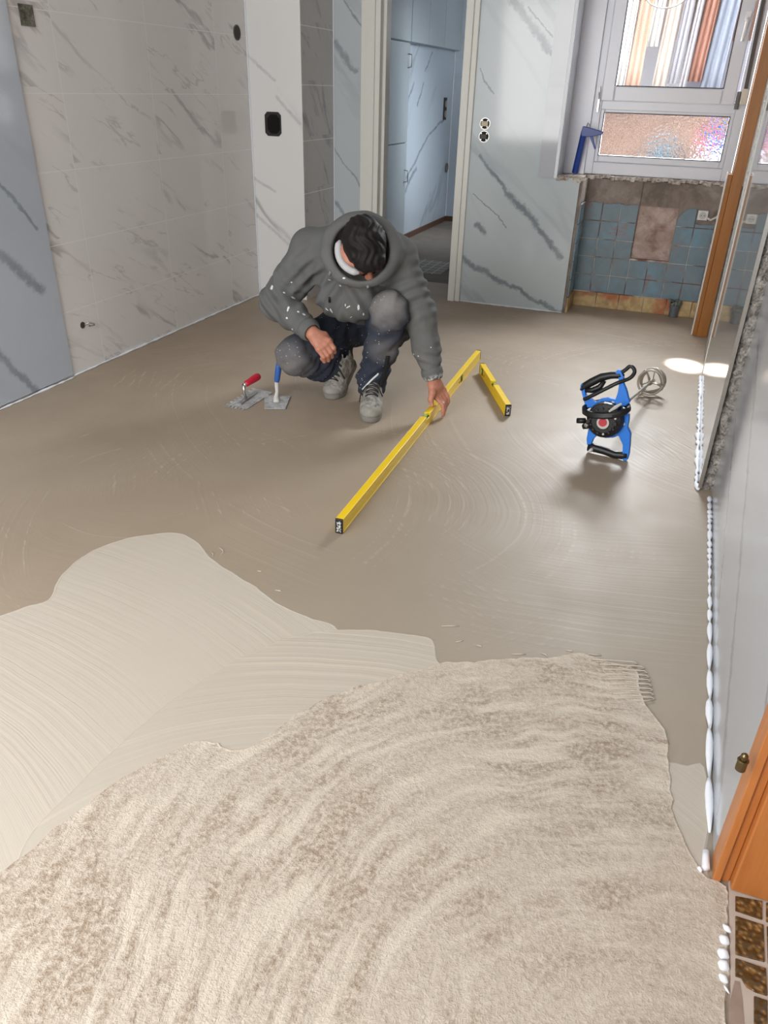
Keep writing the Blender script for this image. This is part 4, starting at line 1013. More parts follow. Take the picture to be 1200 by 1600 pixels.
# ------------------------------------------------------------------ implicit-surface modelling for the person
def rotm(z, x=None):
    """3x3 whose columns are local axes; local Z along z, local X near x"""
    z = np.array(z, float); z /= np.linalg.norm(z)
    x = np.array(x if x is not None else ([1, 0, 0] if abs(z[0]) < .9 else [0, 1, 0]), float)
    x = x - z * (x @ z); x /= np.linalg.norm(x); return np.array([x, np.cross(z, x), z]).T
class Field:
    def __init__(s, lo, hi, h):
        s.lo = np.array(lo, float); s.h = h; s.n = np.ceil((np.array(hi) - s.lo) / h).astype(int) + 1
        s.d = np.full(s.n, 0.08, np.float32)
    def sub(s, lo, hi):
        a = np.clip(np.floor((np.array(lo) - s.lo) / s.h).astype(int), 0, s.n); b = np.clip(np.ceil((np.array(hi) - s.lo) / s.h).astype(int) + 1, 0, s.n)
        sl = tuple(slice(a[i], b[i]) for i in range(3))
        g = [((np.arange(a[i], b[i]) * s.h) + s.lo[i]).astype(np.float32) for i in range(3)]
        return sl, g[0][:, None, None], g[1][None, :, None], g[2][None, None, :]
    def smin(s, sl, d, k):
        o = s.d[sl]
        if k <= 0: s.d[sl] = np.minimum(o, d); return
        h = np.maximum(k - np.abs(o - d), 0) / k
        s.d[sl] = np.minimum(o, d) - h * h * k * 0.25
    def smax(s, sl, d, k):
        o = s.d[sl]; h = np.maximum(k - np.abs(o - d), 0) / max(k, 1e-6)
        s.d[sl] = np.maximum(o, d) + h * h * k * 0.25
    def cone(s, a, b, ra, rb, k=0.02, carve=False):
        a = np.array(a, float); b = np.array(b, float); R = max(ra, rb) + k + 3 * s.h
        sl, X, Y, Z = s.sub(np.minimum(a, b) - R, np.maximum(a, b) + R)
        if X.size == 0 or Y.size == 0 or Z.size == 0: return s
        ab = b - a; L2 = max(ab @ ab, 1e-9)
        t = np.clip(((X - a[0]) * ab[0] + (Y - a[1]) * ab[1] + (Z - a[2]) * ab[2]) / L2, 0, 1)
        d = np.sqrt((X - a[0] - t * ab[0])**2 + (Y - a[1] - t * ab[1])**2 + (Z - a[2] - t * ab[2])**2) - (ra + t * (rb - ra))
        (s.smax(sl, -d, k) if carve else s.smin(sl, d, k)); return s
    def chain(s, pts, rs, k=0.02):
        for i in range(len(pts) - 1): s.cone(pts[i], pts[i+1], rs[i], rs[i+1], k)
        return s
    def ell(s, c, r, M=None, k=0.02, carve=False):
        c = np.array(c, float); r = np.array(r, float); R = r.max() + k + 3 * s.h
        sl, X, Y, Z = s.sub(c - R, c + R)
        if X.size == 0 or Y.size == 0 or Z.size == 0: return s
        M = np.eye(3) if M is None else M
        q = [(X - c[0]) * M[0, i] + (Y - c[1]) * M[1, i] + (Z - c[2]) * M[2, i] for i in range(3)]
        k0 = np.sqrt(sum((q[i] / r[i])**2 for i in range(3))); k1 = np.sqrt(sum((q[i] / (r[i]**2))**2 for i in range(3)))
        d = k0 * (k0 - 1) / np.maximum(k1, 1e-6)
        (s.smax(sl, -d, k) if carve else s.smin(sl, d, k)); return s
    def box(s, c, hs, M, rad, k=0.01, carve=False):
        c = np.array(c, float); hs = np.array(hs, float); R = np.linalg.norm(hs) + rad + k + 3 * s.h
        sl, X, Y, Z = s.sub(c - R, c + R)
        q = [np.abs((X - c[0]) * M[0, i] + (Y - c[1]) * M[1, i] + (Z - c[2]) * M[2, i]) - (hs[i] - rad) for i in range(3)]
        d = np.sqrt(sum(np.maximum(t, 0)**2 for t in q)) + np.minimum(np.maximum(np.maximum(q[0], q[1]), q[2]), 0) - rad
        (s.smax(sl, -d, k) if carve else s.smin(sl, d, k)); return s
    def halfspace(s, p, n, k=0.004, lo=None, hi=None):
        """cut away everything on the +n side of p (inside lo..hi)"""
        n = np.array(n, float); n /= np.linalg.norm(n); p = np.array(p, float)
        lo = s.lo if lo is None else lo; hi = s.lo + s.n * s.h if hi is None else hi
        sl, X, Y, Z = s.sub(lo, hi)
        d = (X - p[0]) * n[0] + (Y - p[1]) * n[1] + (Z - p[2]) * n[2]
        s.smax(sl, d, k); return s
    def offset(s, fn, lo=None, hi=None):
        lo = s.lo if lo is None else lo; hi = s.lo + s.n * s.h if hi is None else hi
        sl, X, Y, Z = s.sub(lo, hi); s.d[sl] += fn(X, Y, Z); return s
    def mesh(s, name, mat, parent=None, smooth_it=0, label=None):
        d = s.d; ins = d < 0; n = d.shape
        d[0], d[-1], d[:, 0], d[:, -1], d[:, :, 0], d[:, :, -1] = [0.01] * 6
        ins = d < 0
        c = np.zeros([q - 1 for q in n], np.int8)
        for i in (0, 1):
            for j in (0, 1):
                for k in (0, 1): c += ins[i:n[0]-1+i, j:n[1]-1+j, k:n[2]-1+k]
        act = (c > 0) & (c < 8); idx = np.full(act.shape, -1, np.int32); ac = np.argwhere(act); idx[act] = np.arange(len(ac))
        acc = np.zeros((len(ac), 3)); cnt = np.zeros(len(ac))
        corners = [(i, j, k) for i in (0, 1) for j in (0, 1) for k in (0, 1)]
        for a in corners:
            for ax in range(3):
                if a[ax] == 1: continue
                b = list(a); b[ax] = 1
                da = d[ac[:, 0]+a[0], ac[:, 1]+a[1], ac[:, 2]+a[2]]; db = d[ac[:, 0]+b[0], ac[:, 1]+b[1], ac[:, 2]+b[2]]
                m = (da < 0) != (db < 0); t = np.where(m, da / np.where(m, da - db, 1), 0)
                p = np.tile(np.array(a, float), (len(ac), 1)); p[:, ax] = t
                acc[m] += p[m]; cnt[m] += 1
        V = (ac + acc / cnt[:, None]) * s.h + s.lo
        F = []
        for ax in range(3):
            sl0 = [slice(1, n[q]-1) for q in range(3)]; sl0[ax] = slice(0, n[ax]-1); sl1 = list(sl0); sl1[ax] = slice(1, n[ax])
            A = ins[tuple(sl0)]; B = ins[tuple(sl1)]; e = np.argwhere(A != B)
            base = e.copy()
            for q in range(3):
                if q != ax: base[:, q] += 1
            u, v = [(1, 2), (2, 0), (0, 1)][ax]
            du = np.zeros(3, int); du[u] = 1; dv = np.zeros(3, int); dv[v] = 1
            g = lambda o: idx[tuple((base - o).T)]
            quad = np.stack([g(du + dv), g(dv), g(0 * du), g(du)], 1)
            flip = ~A[tuple(e.T)]; quad[flip] = quad[flip][:, ::-1]; F.append(quad)
        F = np.concatenate(F); F = F[(F >= 0).all(1)]
        for _ in range(smooth_it):
            S = np.zeros_like(V); N = np.zeros(len(V))
            for i in range(4):
                a, b = F[:, i], F[:, (i+1) % 4]
                np.add.at(S, a, V[b]); np.add.at(N, a, 1); np.add.at(S, b, V[a]); np.add.at(N, b, 1)
            V = V * .4 + S / N[:, None] * .6
        o0 = origin(parent) if parent else Vector((0, 0, 0)); V = V - np.array(o0)
        me = bpy.data.meshes.new(name); me.vertices.add(len(V)); me.vertices.foreach_set('co', V.astype(np.float32).ravel())
        me.loops.add(len(F) * 4); me.loops.foreach_set('vertex_index', F.astype(np.int32).ravel())
        me.polygons.add(len(F)); me.polygons.foreach_set('loop_start', np.arange(0, len(F) * 4, 4, dtype=np.int32))
        me.polygons.foreach_set('loop_total', np.full(len(F), 4, np.int32)); me.polygons.foreach_set('use_smooth', np.ones(len(F), bool))
        me.update(calc_edges=True); me.validate()
        me.materials.append(mat); o = bpy.data.objects.new(name, me); col.objects.link(o)
        if parent: o.parent = parent
        if label: o['label'] = label
        return o

A3 = lambda *p: np.array(p, float)
N0 = lambda v: np.array(v, float) / np.linalg.norm(v)
# --- joints (metres, world)
pel = A3(-1.31, 3.42, .34); hipL = A3(-1.225, 3.37, .30); hipR = A3(-1.395, 3.39, .29)
knL = A3(-1.082, 2.995, .450); anL = A3(-1.185, 3.065, .105); toL = A3(-1.118, 2.885, .035)
knR = A3(-1.508, 2.965, .212); anR = A3(-1.415, 3.205, .125); toR = A3(-1.392, 3.075, .03)
waist = A3(-1.315, 3.33, .47); chest = A3(-1.305, 3.18, .595)
shL = A3(-1.105, 3.10, .645); shR = A3(-1.505, 3.14, .635); nek = A3(-1.275, 3.08, .70)
elL = A3(-.985, 3.10, .425); wrL = A3(-.893, 3.06, .165)
elR = A3(-1.625, 3.03, .425); wrR = A3(-1.398, 2.895, .352)
head = A3(-1.182, 2.957, .700)
Ff = A3(.34, -.22, -.91); Ff /= np.linalg.norm(Ff)                       # where the face points
Uh = A3(.40, -.82, .40); Uh -= Ff * (Uh @ Ff); Uh /= np.linalg.norm(Uh)   # crown of the head
Rh = np.cross(Ff, Uh)                                                     # his side axis
HM = np.array([Rh, Ff, Uh]).T
def hp_(x, y, z): return head + Rh * x + Ff * y + Uh * z

def splat_nodes(k, c, amount=0.66, scale=55, rgb=(214, 214, 212), big=True):
    v = k.voro(scale, out='Distance'); n = k.noise(scale * .5, 3); g = k.noise(9, 2)
    sp = k.math('MULTIPLY', k.step(k.math('MULTIPLY_ADD', n, .25, v), .22, .15), k.step(g, amount - .1, amount))
    return k.mix(sp, c, lin(rgb))
def sph(k, c, r0, r1):
    return k.step(k.vm('DISTANCE', k.P, tuple(float(q) for q in c)), r1, r0)
HK = {}
def hoodie_mat():
    k = NT('grey_cotton_fleece', 0.92, 0.2)
    n = k.noise(8, 5, .6); f = k.noise(420, 2)
    c = k.mix(n, lin((92, 93, 92)), lin((108, 109, 108)))
    c = k.mix(k.math('MULTIPLY', f, .25), c, lin((124, 125, 124)))
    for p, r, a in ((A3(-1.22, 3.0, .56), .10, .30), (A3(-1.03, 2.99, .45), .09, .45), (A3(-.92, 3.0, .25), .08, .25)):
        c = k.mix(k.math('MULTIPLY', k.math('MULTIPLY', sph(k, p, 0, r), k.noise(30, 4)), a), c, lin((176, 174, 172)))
    # plaster splashes where the photograph shows them
    sp = None; n1 = k.noise(45, 4, .6); v = k.voro(46, rand=1.0)
    for p, r in ((A3(-1.36, 3.0, .42), .075), (A3(-1.25, 3.0, .40), .06), (A3(-1.50, 2.93, .37), .10), (A3(-1.60, 2.98, .44), .09), (A3(-.90, 3.03, .20), .05), (A3(-1.22, 3.0, .60), .05), (A3(-1.56, 3.0, .50), .08)):
        m = sph(k, p, r * .55, r); sp = m if sp is None else k.math('MAXIMUM', sp, m)
    m = k.math('MULTIPLY', sp, k.step(k.math('MULTIPLY_ADD', n1, .40, v), .40, .34))
    wr = k.math('MULTIPLY', sph(k, A3(-.893, 3.06, .172), .030, .052), k.step(k.noise(70, 3, vec=k.vm('ADD', k.P, (3, 3, 3))), .47, .51))
    c = k.mix(wr, c, lin((226, 226, 224)))
    k.color(c); b = k.bump(k.noise(26, 3), .25, .006); k.bump(f, .25, .001, prev=b); HK['k'] = k; HK['c'] = c; return k.m
def trouser_mat():
    k = NT('navy_work_twill', 0.88, 0.25)
    n = k.noise(14, 5, .65)
    c = k.mix(n, lin((44, 49, 62)), lin((60, 66, 80)))
    dust = None
    for p, r, a in ((knL + A3(.0, -.06, .05), .15, .85), (knR + A3(-.02, -.04, -.02), .16, .65), (A3(-1.10, 3.0, .30), .10, .3)):
        m = k.math('MULTIPLY', sph(k, p, .02, r), k.math('MULTIPLY_ADD', n, a, .22)); dust = m if dust is None else k.math('MAXIMUM', dust, m)
    c = k.mix(dust, c, lin((156, 151, 146)))
    v = k.voro(70); sp = k.math('MULTIPLY', k.step(v, .20, .13), k.step(k.noise(12, 2, vec=k.vm('ADD', k.P, (5, 5, 1))), .52, .6))
    c = k.mix(sp, c, lin((196, 196, 198)))
    k.color(c); b = k.bump(k.noise(30, 4), .3, .006); k.bump(k.noise(500, 1), .15, .001, prev=b); return k.m
def skin_mat():
    k = NT('warm_skin', 0.5, 0.4); n = k.noise(60, 4)
    k.color(k.mix(n, lin((176, 112, 92)), lin((204, 146, 122)))); 
    k.b.inputs['Subsurface Weight'].default_value = 0.08; k.b.inputs['Subsurface Radius'].default_value = (.01, .004, .002)
    k.bump(k.noise(300, 3), .12, .001); return k.m
def hair_mat():
    k = NT('black_hair', 0.6, 0.3); d = k.vm('SUBTRACT', k.P, tuple(map(float, hp_(0, -.05, .06))))
    n = k.noise(1.0, 3, .7, vec=k.vm('MULTIPLY', d, (420, 420, 60)))
    k.color(k.mix(n, lin((12, 10, 10)), lin((34, 29, 28)))); k.bump(n, .35, .003); return k.m
M_HOOD = hoodie_mat(); M_TROU = trouser_mat(); M_SKIN = skin_mat(); M_HAIR = hair_mat()
M_UNDER = plain('white_undershirt', (196, 196, 198), .9)
M_CORD = plain('grey_drawstring', (134, 134, 132), .85)
def shoe_mat():
    k = NT('dusty_grey_suede', .85, .3); n = k.noise(40, 5, .7)
    c = k.mix(k.ramp(n, [(.35, 0), (.65, 1)]), lin((112, 110, 104)), lin((176, 172, 164))); k.color(c); k.bump(n, .4, .003); return k.m
M_SHOE = shoe_mat(); M_SOLE = plain('dusty_grey_sole', (128, 126, 120), .9, var=.2, vs=60, bump=.3); M_CAPT = plain('scuffed_toe_cap', (150, 147, 139), .75, var=.22, vs=70, bump=.2); M_LACE = plain('dark_laces', (40, 40, 40), .8)

vd = N0(head - A3(0, 0, CAM_Z)); e1 = A3(.9353, .3529, .0254); e2 = N0(np.cross(e1, vd) + vd * .45); rc = head - e1 * .016 + vd * .012 - e2 * .004
man = thing('person', (-1.25, 3.1, 0), 'crouching person in grey hoodie and dusty navy work trousers, hand on the long level', 'person')

# ---- body: one continuous skin surface
B = Field((-1.75, 2.72, -.005), (-.78, 3.62, .90), 0.0035)
B.chain([pel, waist, chest, nek], [.11, .115, .12, .06], .05); B.cone(hipL, hipR, .10, .10, .04); B.cone(shL, shR, .06, .06, .05)
B.chain([hipL, knL], [.085, .055], .03); B.chain([knL, anL], [.050, .036], .03); B.chain([anL, toL], [.036, .028], .03); B.cone(anL, anL + A3(-.03, .05, -.05), .034, .028, .02)
B.chain([hipR, knR], [.085, .055], .03); B.chain([knR, anR], [.050, .036], .03); B.chain([anR, toR], [.036, .026], .03)
B.chain([shL, elL, wrL], [.052, .040, .026], .03); B.chain([shR, elR, wrR], [.052, .040, .026], .03)
# head, face and neck
B.cone(nek + A3(0, .02, -.03), hp_(0, -.035, -.055), .062, .055, .03)
B.ell(hp_(0, -.012, .018), (.073, .092, .096), HM, .02)
B.ell(hp_(0, .030, -.045), (.056, .055, .060), HM, .03)                # jaw and cheeks
B.ell(hp_(0, .058, -.098), (.026, .024, .022), HM, .025)               # chin
B.ell(hp_(0, .082, .018), (.045, .012, .012), HM, .02)                  # brow
B.chain([hp_(0, .086, .008), hp_(0, .112, -.034)], [.010, .014], .012)   # nose
for sx in (-1, 1):
    B.ell(hp_(sx * .012, .102, -.038), (.009, .010, .008), HM, .008)
    B.ell(hp_(sx * .078, -.004, -.012), (.012, .021, .034), HM, .008)     # ears
    B.ell(hp_(sx * .081, -.010, -.012), (.007, .010, .020), HM, .004, carve=True)
    B.ell(hp_(sx * .030, .094, -.002), (.016, .014, .009), HM, .012, carve=True)
    B.ell(hp_(sx * .030, .078, -.002), (.013, .012, .010), HM, .004)
    B.ell(hp_(sx * .038, .070, -.030), (.020, .018, .018), HM, .02)
B.ell(hp_(0, .086, -.064), (.024, .012, .006), HM, .008); B.ell(hp_(0, .084, -.076), (.020, .012, .007), HM, .008)
B.ell(hp_(0, .100, -.070), (.024, .010, .0018), HM, .003, carve=True)
B.chain([rc + vd * .004 + e1 * .064 * math.cos(a) + e2 * .070 * math.sin(a) for a in np.radians(np.linspace(175, 240, 8))], [.017] * 8, .03)   # side of the bent neck and jaw
# hands
def hand(W, K, N, fingers, thumb, pw=.040, pt=.014):
    """W wrist, K knuckle centre, N towards back of the hand; fingers: 4 lists of joint points"""
    W = np.array(W); K = np.array(K); D = K - W; L = np.linalg.norm(D); D = D / L; S = np.cross(D, N); S /= np.linalg.norm(S)
    for q, f in zip((-1, -.34, .33, .95), fingers):
        kp = K + S * q * (pw - .010) - D * abs(q) * .006
        B.chain([W + S * q * .012, W * .5 + kp * .5, kp], [.016, .0155, .0125], .016)
        B.chain([kp] + list(f), [.0115, .0098, .0088, .0072], .004)
        B.ell(kp + np.array(N) * .003, (.0105, .0105, .009), None, .006)
    B.chain(thumb, [.018, .0145, .0115, .0085], .010)
N_ = lambda v: np.array(v, float) / np.linalg.norm(v)
# his left hand (image right): arches over the level; thumb on the near-left side, fingers over and down its right side
WL = wrL; KL = A3(-.868, 3.075, .096)
nl = N_((.55, -.62, .55))
S = N_(np.cross(KL - WL, nl))
if S[1] < 0: S = -S                                        # S points away from the camera along the level
base = [KL + S * q * .030 for q in (-1, -.34, .33, .95)]
fL = []
for i, b in enumerate(base):
    l = (1.0, 1.1, 1.02, .85)[i]
    fL.append([b + A3(.022, -.006, -.026) * l, b + A3(.030, -.012, -.052) * l, b + A3(.026, -.016, -.074) * l])
    fL[-1] = [np.array([max(p[0], -.834 if j else -.84), p[1], max(p[2], .012)]) for j, p in enumerate(fL[-1])]
# bases used by hand() follow cross(D, N): keep same ordering
def order(fs, W, K, N):
    D = N_(K - W); s = np.cross(D, N); s /= np.linalg.norm(s)
    return sorted(fs, key=lambda f: float(np.array(f[0]) @ s))
hand(WL, KL, nl, order(fL, WL, KL, nl), [WL + A3(-.004, -.010, -.025), A3(-.885, 3.030, .112), A3(-.888, 3.018, .085), A3(-.878, 3.012, .062)], pw=.038)
# his right hand (image left): hanging off the knee, knuckles to the camera, fingers curled under
WR = wrR; KR = A3(-1.328, 2.873, .306); nr = N_((.25, -.75, .60))
D = N_(KR - WR); S = N_(np.cross(D, nr)); fR = []
for i, q in enumerate((-1, -.34, .33, .95)):
    b = KR + S * q * .030; l = (.9, 1.05, 1.1, .95)[i]
    fR.append([b + (D * .028 - nr * .012 + A3(0, 0, -.006)) * l, b + (D * .030 - nr * .036 + A3(0, 0, -.016)) * l, b + (D * .008 - nr * .046 + A3(0, 0, -.016)) * l])
tb = -S if S[2] > 0 else S
up_ = S if S[2] > 0 else -S
hand(WR, KR, nr, fR, [WR + D * .020 + up_ * .012 - nr * .004, WR + D * .045 + up_ * .034 - nr * .010, WR + D * .078 + up_ * .036 - nr * .020, WR + D * .100 + up_ * .024 - nr * .028], pw=.040)
body = B.mesh('body', M_SKIN, man); del B

# ---- hair and beard
Hh = Field(head - .17, head + .17, .003)
Hh.ell(hp_(0, -.022, .030), (.087, .105, .100), HM, .02); Hh.ell(hp_(0, .060, .070), (.062, .044, .036), HM, .03)
Hh.ell(hp_(0, .078, -.062), (.090, .080, .085), HM, .012, carve=True)
for sx in (-1, 1): Hh.ell(hp_(sx * .085, .006, -.030), (.016, .024, .038), HM, .008, carve=True)
Hh.halfspace(hp_(0, -.06, -.055), -Uh, .01)
def tuft(X, Y, Z):
    x = (X - head[0]) * Rh[0] + (Y - head[1]) * Rh[1] + (Z - head[2]) * Rh[2]; y = (X - head[0]) * Ff[0] + (Y - head[1]) * Ff[1] + (Z - head[2]) * Ff[2]
    return (.0018 * np.sin(x * 210 + 3 * np.sin(y * 60)) + .0012 * np.sin(x * 90 + y * 140)).astype(np.float32)
Hh.offset(tuft); Hh.mesh('hair', M_HAIR, man)
Bd = Field(head - .15, head + .15, .003)
Bd.ell(hp_(0, .036, -.058), (.057, .060, .058), HM, .02); Bd.ell(hp_(0, .060, -.100), (.029, .028, .025), HM, .02)
Bd.halfspace(hp_(0, .05, -.050), Uh, .006); Bd.ell(hp_(0, .105, -.070), (.020, .022, .009), HM, .006, carve=True)
Bd.mesh('beard', M_HAIR, man)

# ---- undershirt collar
Us = Field(nek - A3(.18, .30, .24), nek + .20, .004)
c0 = nek + A3(.005, -.005, -.012); c1 = hp_(0, -.04, -.085)
Us.cone(c0, c1, .082, .068, .01); ax_ = N_(c1 - c0); Us.halfspace(c1, ax_, .006)
Us.cone(c0, c1 + ax_ * .05, .062, .060, .006, carve=True)
arc = [rc - vd * .016 + e1 * .092 * math.cos(a) + e2 * .094 * math.sin(a) for a in np.radians(np.linspace(158, 262, 12))]
Us.chain(arc, [.008] + [.013] * 10 + [.008], .008)
Us.mesh('undershirt', M_UNDER, man)

# ---- trousers
T = Field((-1.68, 2.80, .03), (-.95, 3.62, .58), .0045)
T.ell(pel + A3(0, .02, -.01), (.155, .14, .12), None, .04); T.cone(hipL, hipR, .12, .12, .04); T.cone(pel, waist + A3(0, .01, -.02), .13, .125, .04)
T.chain([hipL, hipL * .45 + knL * .55, knL], [.115, .098, .078], .03); T.ell(knL + A3(0, -.012, .012), (.074, .070, .080), None, .03)
T.chain([knL + A3(0, 0, -.02), knL * .5 + anL * .5 + A3(.004, .005, 0), anL + A3(.004, -.004, .012)], [.074, .072, .066], .025)
T.cone(anL + A3(.002, -.01, .03), anL + A3(.006, -.02, -.006), .064, .062, .01)
T.chain([hipR, hipR * .45 + knR * .55, knR], [.115, .098, .080], .03); T.ell(knR + A3(-.01, -.008, 0), (.078, .076, .074), None, .03)
T.chain([knR, knR * .45 + anR * .55 + A3(0, -.01, -.012), anR + A3(.0, -.035, -.008)], [.078, .078, .068], .03)
T.chain([anR + A3(.01, .01, .03), anR + A3(.012, -.015, -.02)], [.060, .058], .02)
def folds(X, Y, Z):
    d = np.float32(0) * (X + Y + Z)
    def g(p, r): return np.exp(-(((X - p[0])**2 + (Y - p[1])**2 + (Z - p[2])**2) / (r * r)))
    dk = np.sqrt((X - knL[0])**2 + (Y - knL[1] - .05)**2 + (Z - knL[2] + .10)**2)
    d = d + .0050 * np.sin(dk * 170 + X * 40) * g(knL + A3(0, .05, -.10), .12)
    d = d + .0060 * np.sin((Z - X * .8) * 150 + Y * 20) * g(anL + A3(0, 0, .07), .11)
    dr = np.sqrt((X - anR[0])**2 + (Y - anR[1])**2 + (Z - anR[2])**2)
    d = d + .0055 * np.sin(dr * 150 + Z * 50) * g(anR * .6 + knR * .4, .13)
    d = d + .0045 * np.sin((X * 1.1 + Z * .5 - Y * .4) * 110) * g(hipL * .5 + hipR * .5 + A3(0, -.1, 0), .16)
    d = d + .003 * np.sin(X * 47 + Y * 61 + 3 * np.sin(Z * 30)) + .002 * np.sin(Z * 90 - X * 60)
    return d.astype(np.float32)
T.offset(folds)
T.halfspace(anL + A3(0, 0, -.030), (-.15, .1, -1), .006, lo=anL - .13, hi=anL + A3(.13, .13, .13)) if False else None
trs = T.mesh('trousers', M_TROU, man); del T
# reflective piping and black side panel on the front leg
def on_leg(a, b, r, ang, t): 
    D = N_(b - a); M = rotm(D, A3(1, 0, 0)); return a + (b - a) * t + (M[:, 0] * math.cos(ang) + M[:, 1] * math.sin(ang)) * r
M_PIPE = plain('reflective_white_piping', (214, 216, 218), .4, var=.03); M_PANEL = plain('black_stretch_panel', (18, 19, 22), .8)

# ---- hoodie
Hd = Field((-1.78, 2.80, .13), (-.80, 3.68, .90), .0045)
Hd.chain([waist + A3(0, .02, -.05), chest, chest + A3(.0, -.02, .03)], [.155, .165, .14], .06)
Hd.ell(waist * .5 + chest * .5 + A3(-.01, .03, .01), (.20, .17, .16), rotm(chest - waist, A3(1, 0, 0)), .05)
Hd.ell(A3(-1.31, 3.09, .46), (.15, .085, .10), None, .05)                       # front of the sweatshirt hanging over the thighs
Hd.cone(pel + A3(0, .03, .02), waist, .145, .15, .05)
Hd.cone(shL, shR, .098, .098, .06); Hd.cone(A3(-1.3, 3.16, .665), nek, .11, .09, .05)
Hd.chain([shL, shL * .45 + elL * .55, elL, elL * .5 + wrL * .5, wrL + (elL - wrL) * .16], [.088, .076, .070, .058, .044], .03)
Hd.chain([shR, shR * .45 + elR * .55, elR, elR * .5 + wrR * .5, wrR + (elR - wrR) * .14], [.088, .078, .074, .058, .046], .03)
# hood: thick roll of cloth round the back and sides of the head
hc = head + A3(-.045, .05, .005); HN = N_(Uh * .75 - Ff * .1 + A3(.1, -.35, .05)); HMm = rotm(HN, Rh)
Hd.ell(head + A3(-.045, .085, -.02), (.150, .125, .135), None, .06)
ringp = [rc + e1 * .128 * math.cos(a) + e2 * .122 * math.sin(a) for a in np.linspace(0, 2 * math.pi, 33)]
Hd.chain(ringp, [.017] * 33, .045)
def folds2(X, Y, Z):
    def g(p, r): return np.exp(-(((X - p[0])**2 + (Y - p[1])**2 + (Z - p[2])**2) / (r * r)))
    d = .0095 * np.sin((Z * .9 + X * .9) * 105 + 1.5 * np.sin(Y * 30)) * g(elR, .13)
    d = d + .0080 * np.sin((Z - X * .6) * 120 + Y * 30) * g(elL * .6 + shL * .4, .12)
    d = d + .0085 * np.sin((Z * .6 + np.abs(X + 1.30) * .9 + Y * .3) * 85) * g(A3(-1.33, 3.0, .46), .17)
    d = d + .0075 * np.sin(((X + 1.5) * .8 - Z) * 90 + Y * 40) * g(shR + A3(.04, -.08, -.08), .13)
    d = d + .0045 * np.sin((Z * 1.0) * 150 + X * 30) * g(wrL + A3(0, 0, .09), .08)
    d = d + .0022 * np.sin(X * 43 + 2 * np.sin(Y * 31)) * np.sin(Z * 37 + Y * 17)
    return d.astype(np.float32)
Hd.offset(folds2)
# opening of the hood, following the head, and room for neck and skull
Hd.ell(rc - vd * .02, (.112, .108, .108), None, .012, carve=True)
Hd.cone(rc - vd * .01, rc - vd * .22, .108, .135, .012, carve=True)
Hd.cone(hp_(0, -.01, -.03), hp_(-.0, .10, -.04), .075, .075, .015, carve=True)
# hollow where the arm cuffs end
for w_, e_, r in ((wrL, elL, .034), (wrR, elR, .034)):
    D = N_(w_ - e_); Hd.cone(w_ - D * .020, w_ + D * .05, r, r, .004, carve=True)
# hem: cut where the thighs begin
hood = Hd.mesh('hoodie', M_HOOD, man); del Hd
# rolled rim of the hood opening
rim = MB(); pts = []
for i in range(49):
    a = math.radians(-62 + 304 * i / 48 - 0)
    x = math.cos(a); y = math.sin(a)
    p = hp_(.118 * x, 0, 0) + Uh * (.045) * 1.0
    p = head + Rh * (.112 * x) + N_(Uh * .55 + (-Ff) * .9) * (.122 * y) + N_(Uh * .9 + Ff * .55) * (.035 + .02 * y)
    pts.append(p)
# cuffs and drawstrings
def cuff(w_, e_, r0, r1, L, name='cuff'):
    D = N_(w_ - e_); a = w_ - D * (L + .004); mb = MB()
    n = 40; vs = []; fs = []
    prof = [(0, r0 * .92), (.1, r0), (.5, r0 * 1.02), (.9, r1), (1.0, r1 * .94), (.97, r1 * .84), (.5, r1 * .84)]
    M = rotm(D)
    for t, r in prof:
        for j in range(n):
            q = 2 * math.pi * j / n; rr = r * (1 + .018 * (j % 2)); vs.append(a + D * L * t + (M[:, 0] * math.cos(q) + M[:, 1] * math.sin(q)) * rr)
    for i in range(len(prof) - 1):
        for j in range(n): fs.append((i*n+j, i*n+(j+1)%n, (i+1)*n+(j+1)%n, (i+1)*n+j))
    return MB().add(vs, fs).build(name, M_HOOD, hood, smooth=True)
cuff(wrL + N_(wrL - elL) * .006, elL, .047, .040, .050); cuff(wrR + N_(wrR - elR) * .012, elR, .049, .042, .050)
# ---- things laid on the cloth surface
from mathutils.bvhtree import BVHTree
def bvh_of(o):
    off = origin(o); me = o.data
    return BVHTree.FromPolygons([v.co + off for v in me.vertices], [tuple(p.vertices) for p in me.polygons])
bh = bvh_of(hood); bt = bvh_of(trs)
def snap(u, v, bvh, off=.003):
    d = Vector(ray(u, v)).normalized(); h = bvh.ray_cast(Vector((0, 0, CAM_Z)), d)
    return None if h[0] is None else h[0] + h[1] * (off if h[1].dot(d) < 0 else -off)
def strap(pxs, bvh, r, name, mat, par, label=None, n=8):
    pts = []
    for (a, b) in zip(pxs[:-1], pxs[1:]):
        for i in range(n):
            t = i / n; p = snap(a[0] + (b[0]-a[0]) * t, a[1] + (b[1]-a[1]) * t, bvh)
            if p is not None and (not pts or (p - pts[-1]).length < .05): pts.append(p)
    if len(pts) < 3: return None
    for _ in range(2): pts = [pts[0]] + [(pts[i-1] + pts[i] * 2 + pts[i+1]) / 4 for i in range(1, len(pts)-1)] + [pts[-1]]
    return MB().tube(pts, r, 8).build(name, mat, par, smooth=True, label=label)
ds1 = strap([(517, 424), (515, 434), (513, 450), (515, 466)], bh, .0055, 'drawstring', M_CORD, hood)
strap([(515, 464), (515, 473)], bh, .0052, 'aglet', M_BLACK, hood, n=6)
strap([(575, 446), (573, 456), (569, 475), (566, 488)], bh, .0055, 'drawstring', M_CORD, hood)
strap([(567, 608), (577, 598), (587, 588), (592, 582)], bt, (.0045), 'reflective_piping', M_PIPE, trs, 'white reflective piping on the front leg')
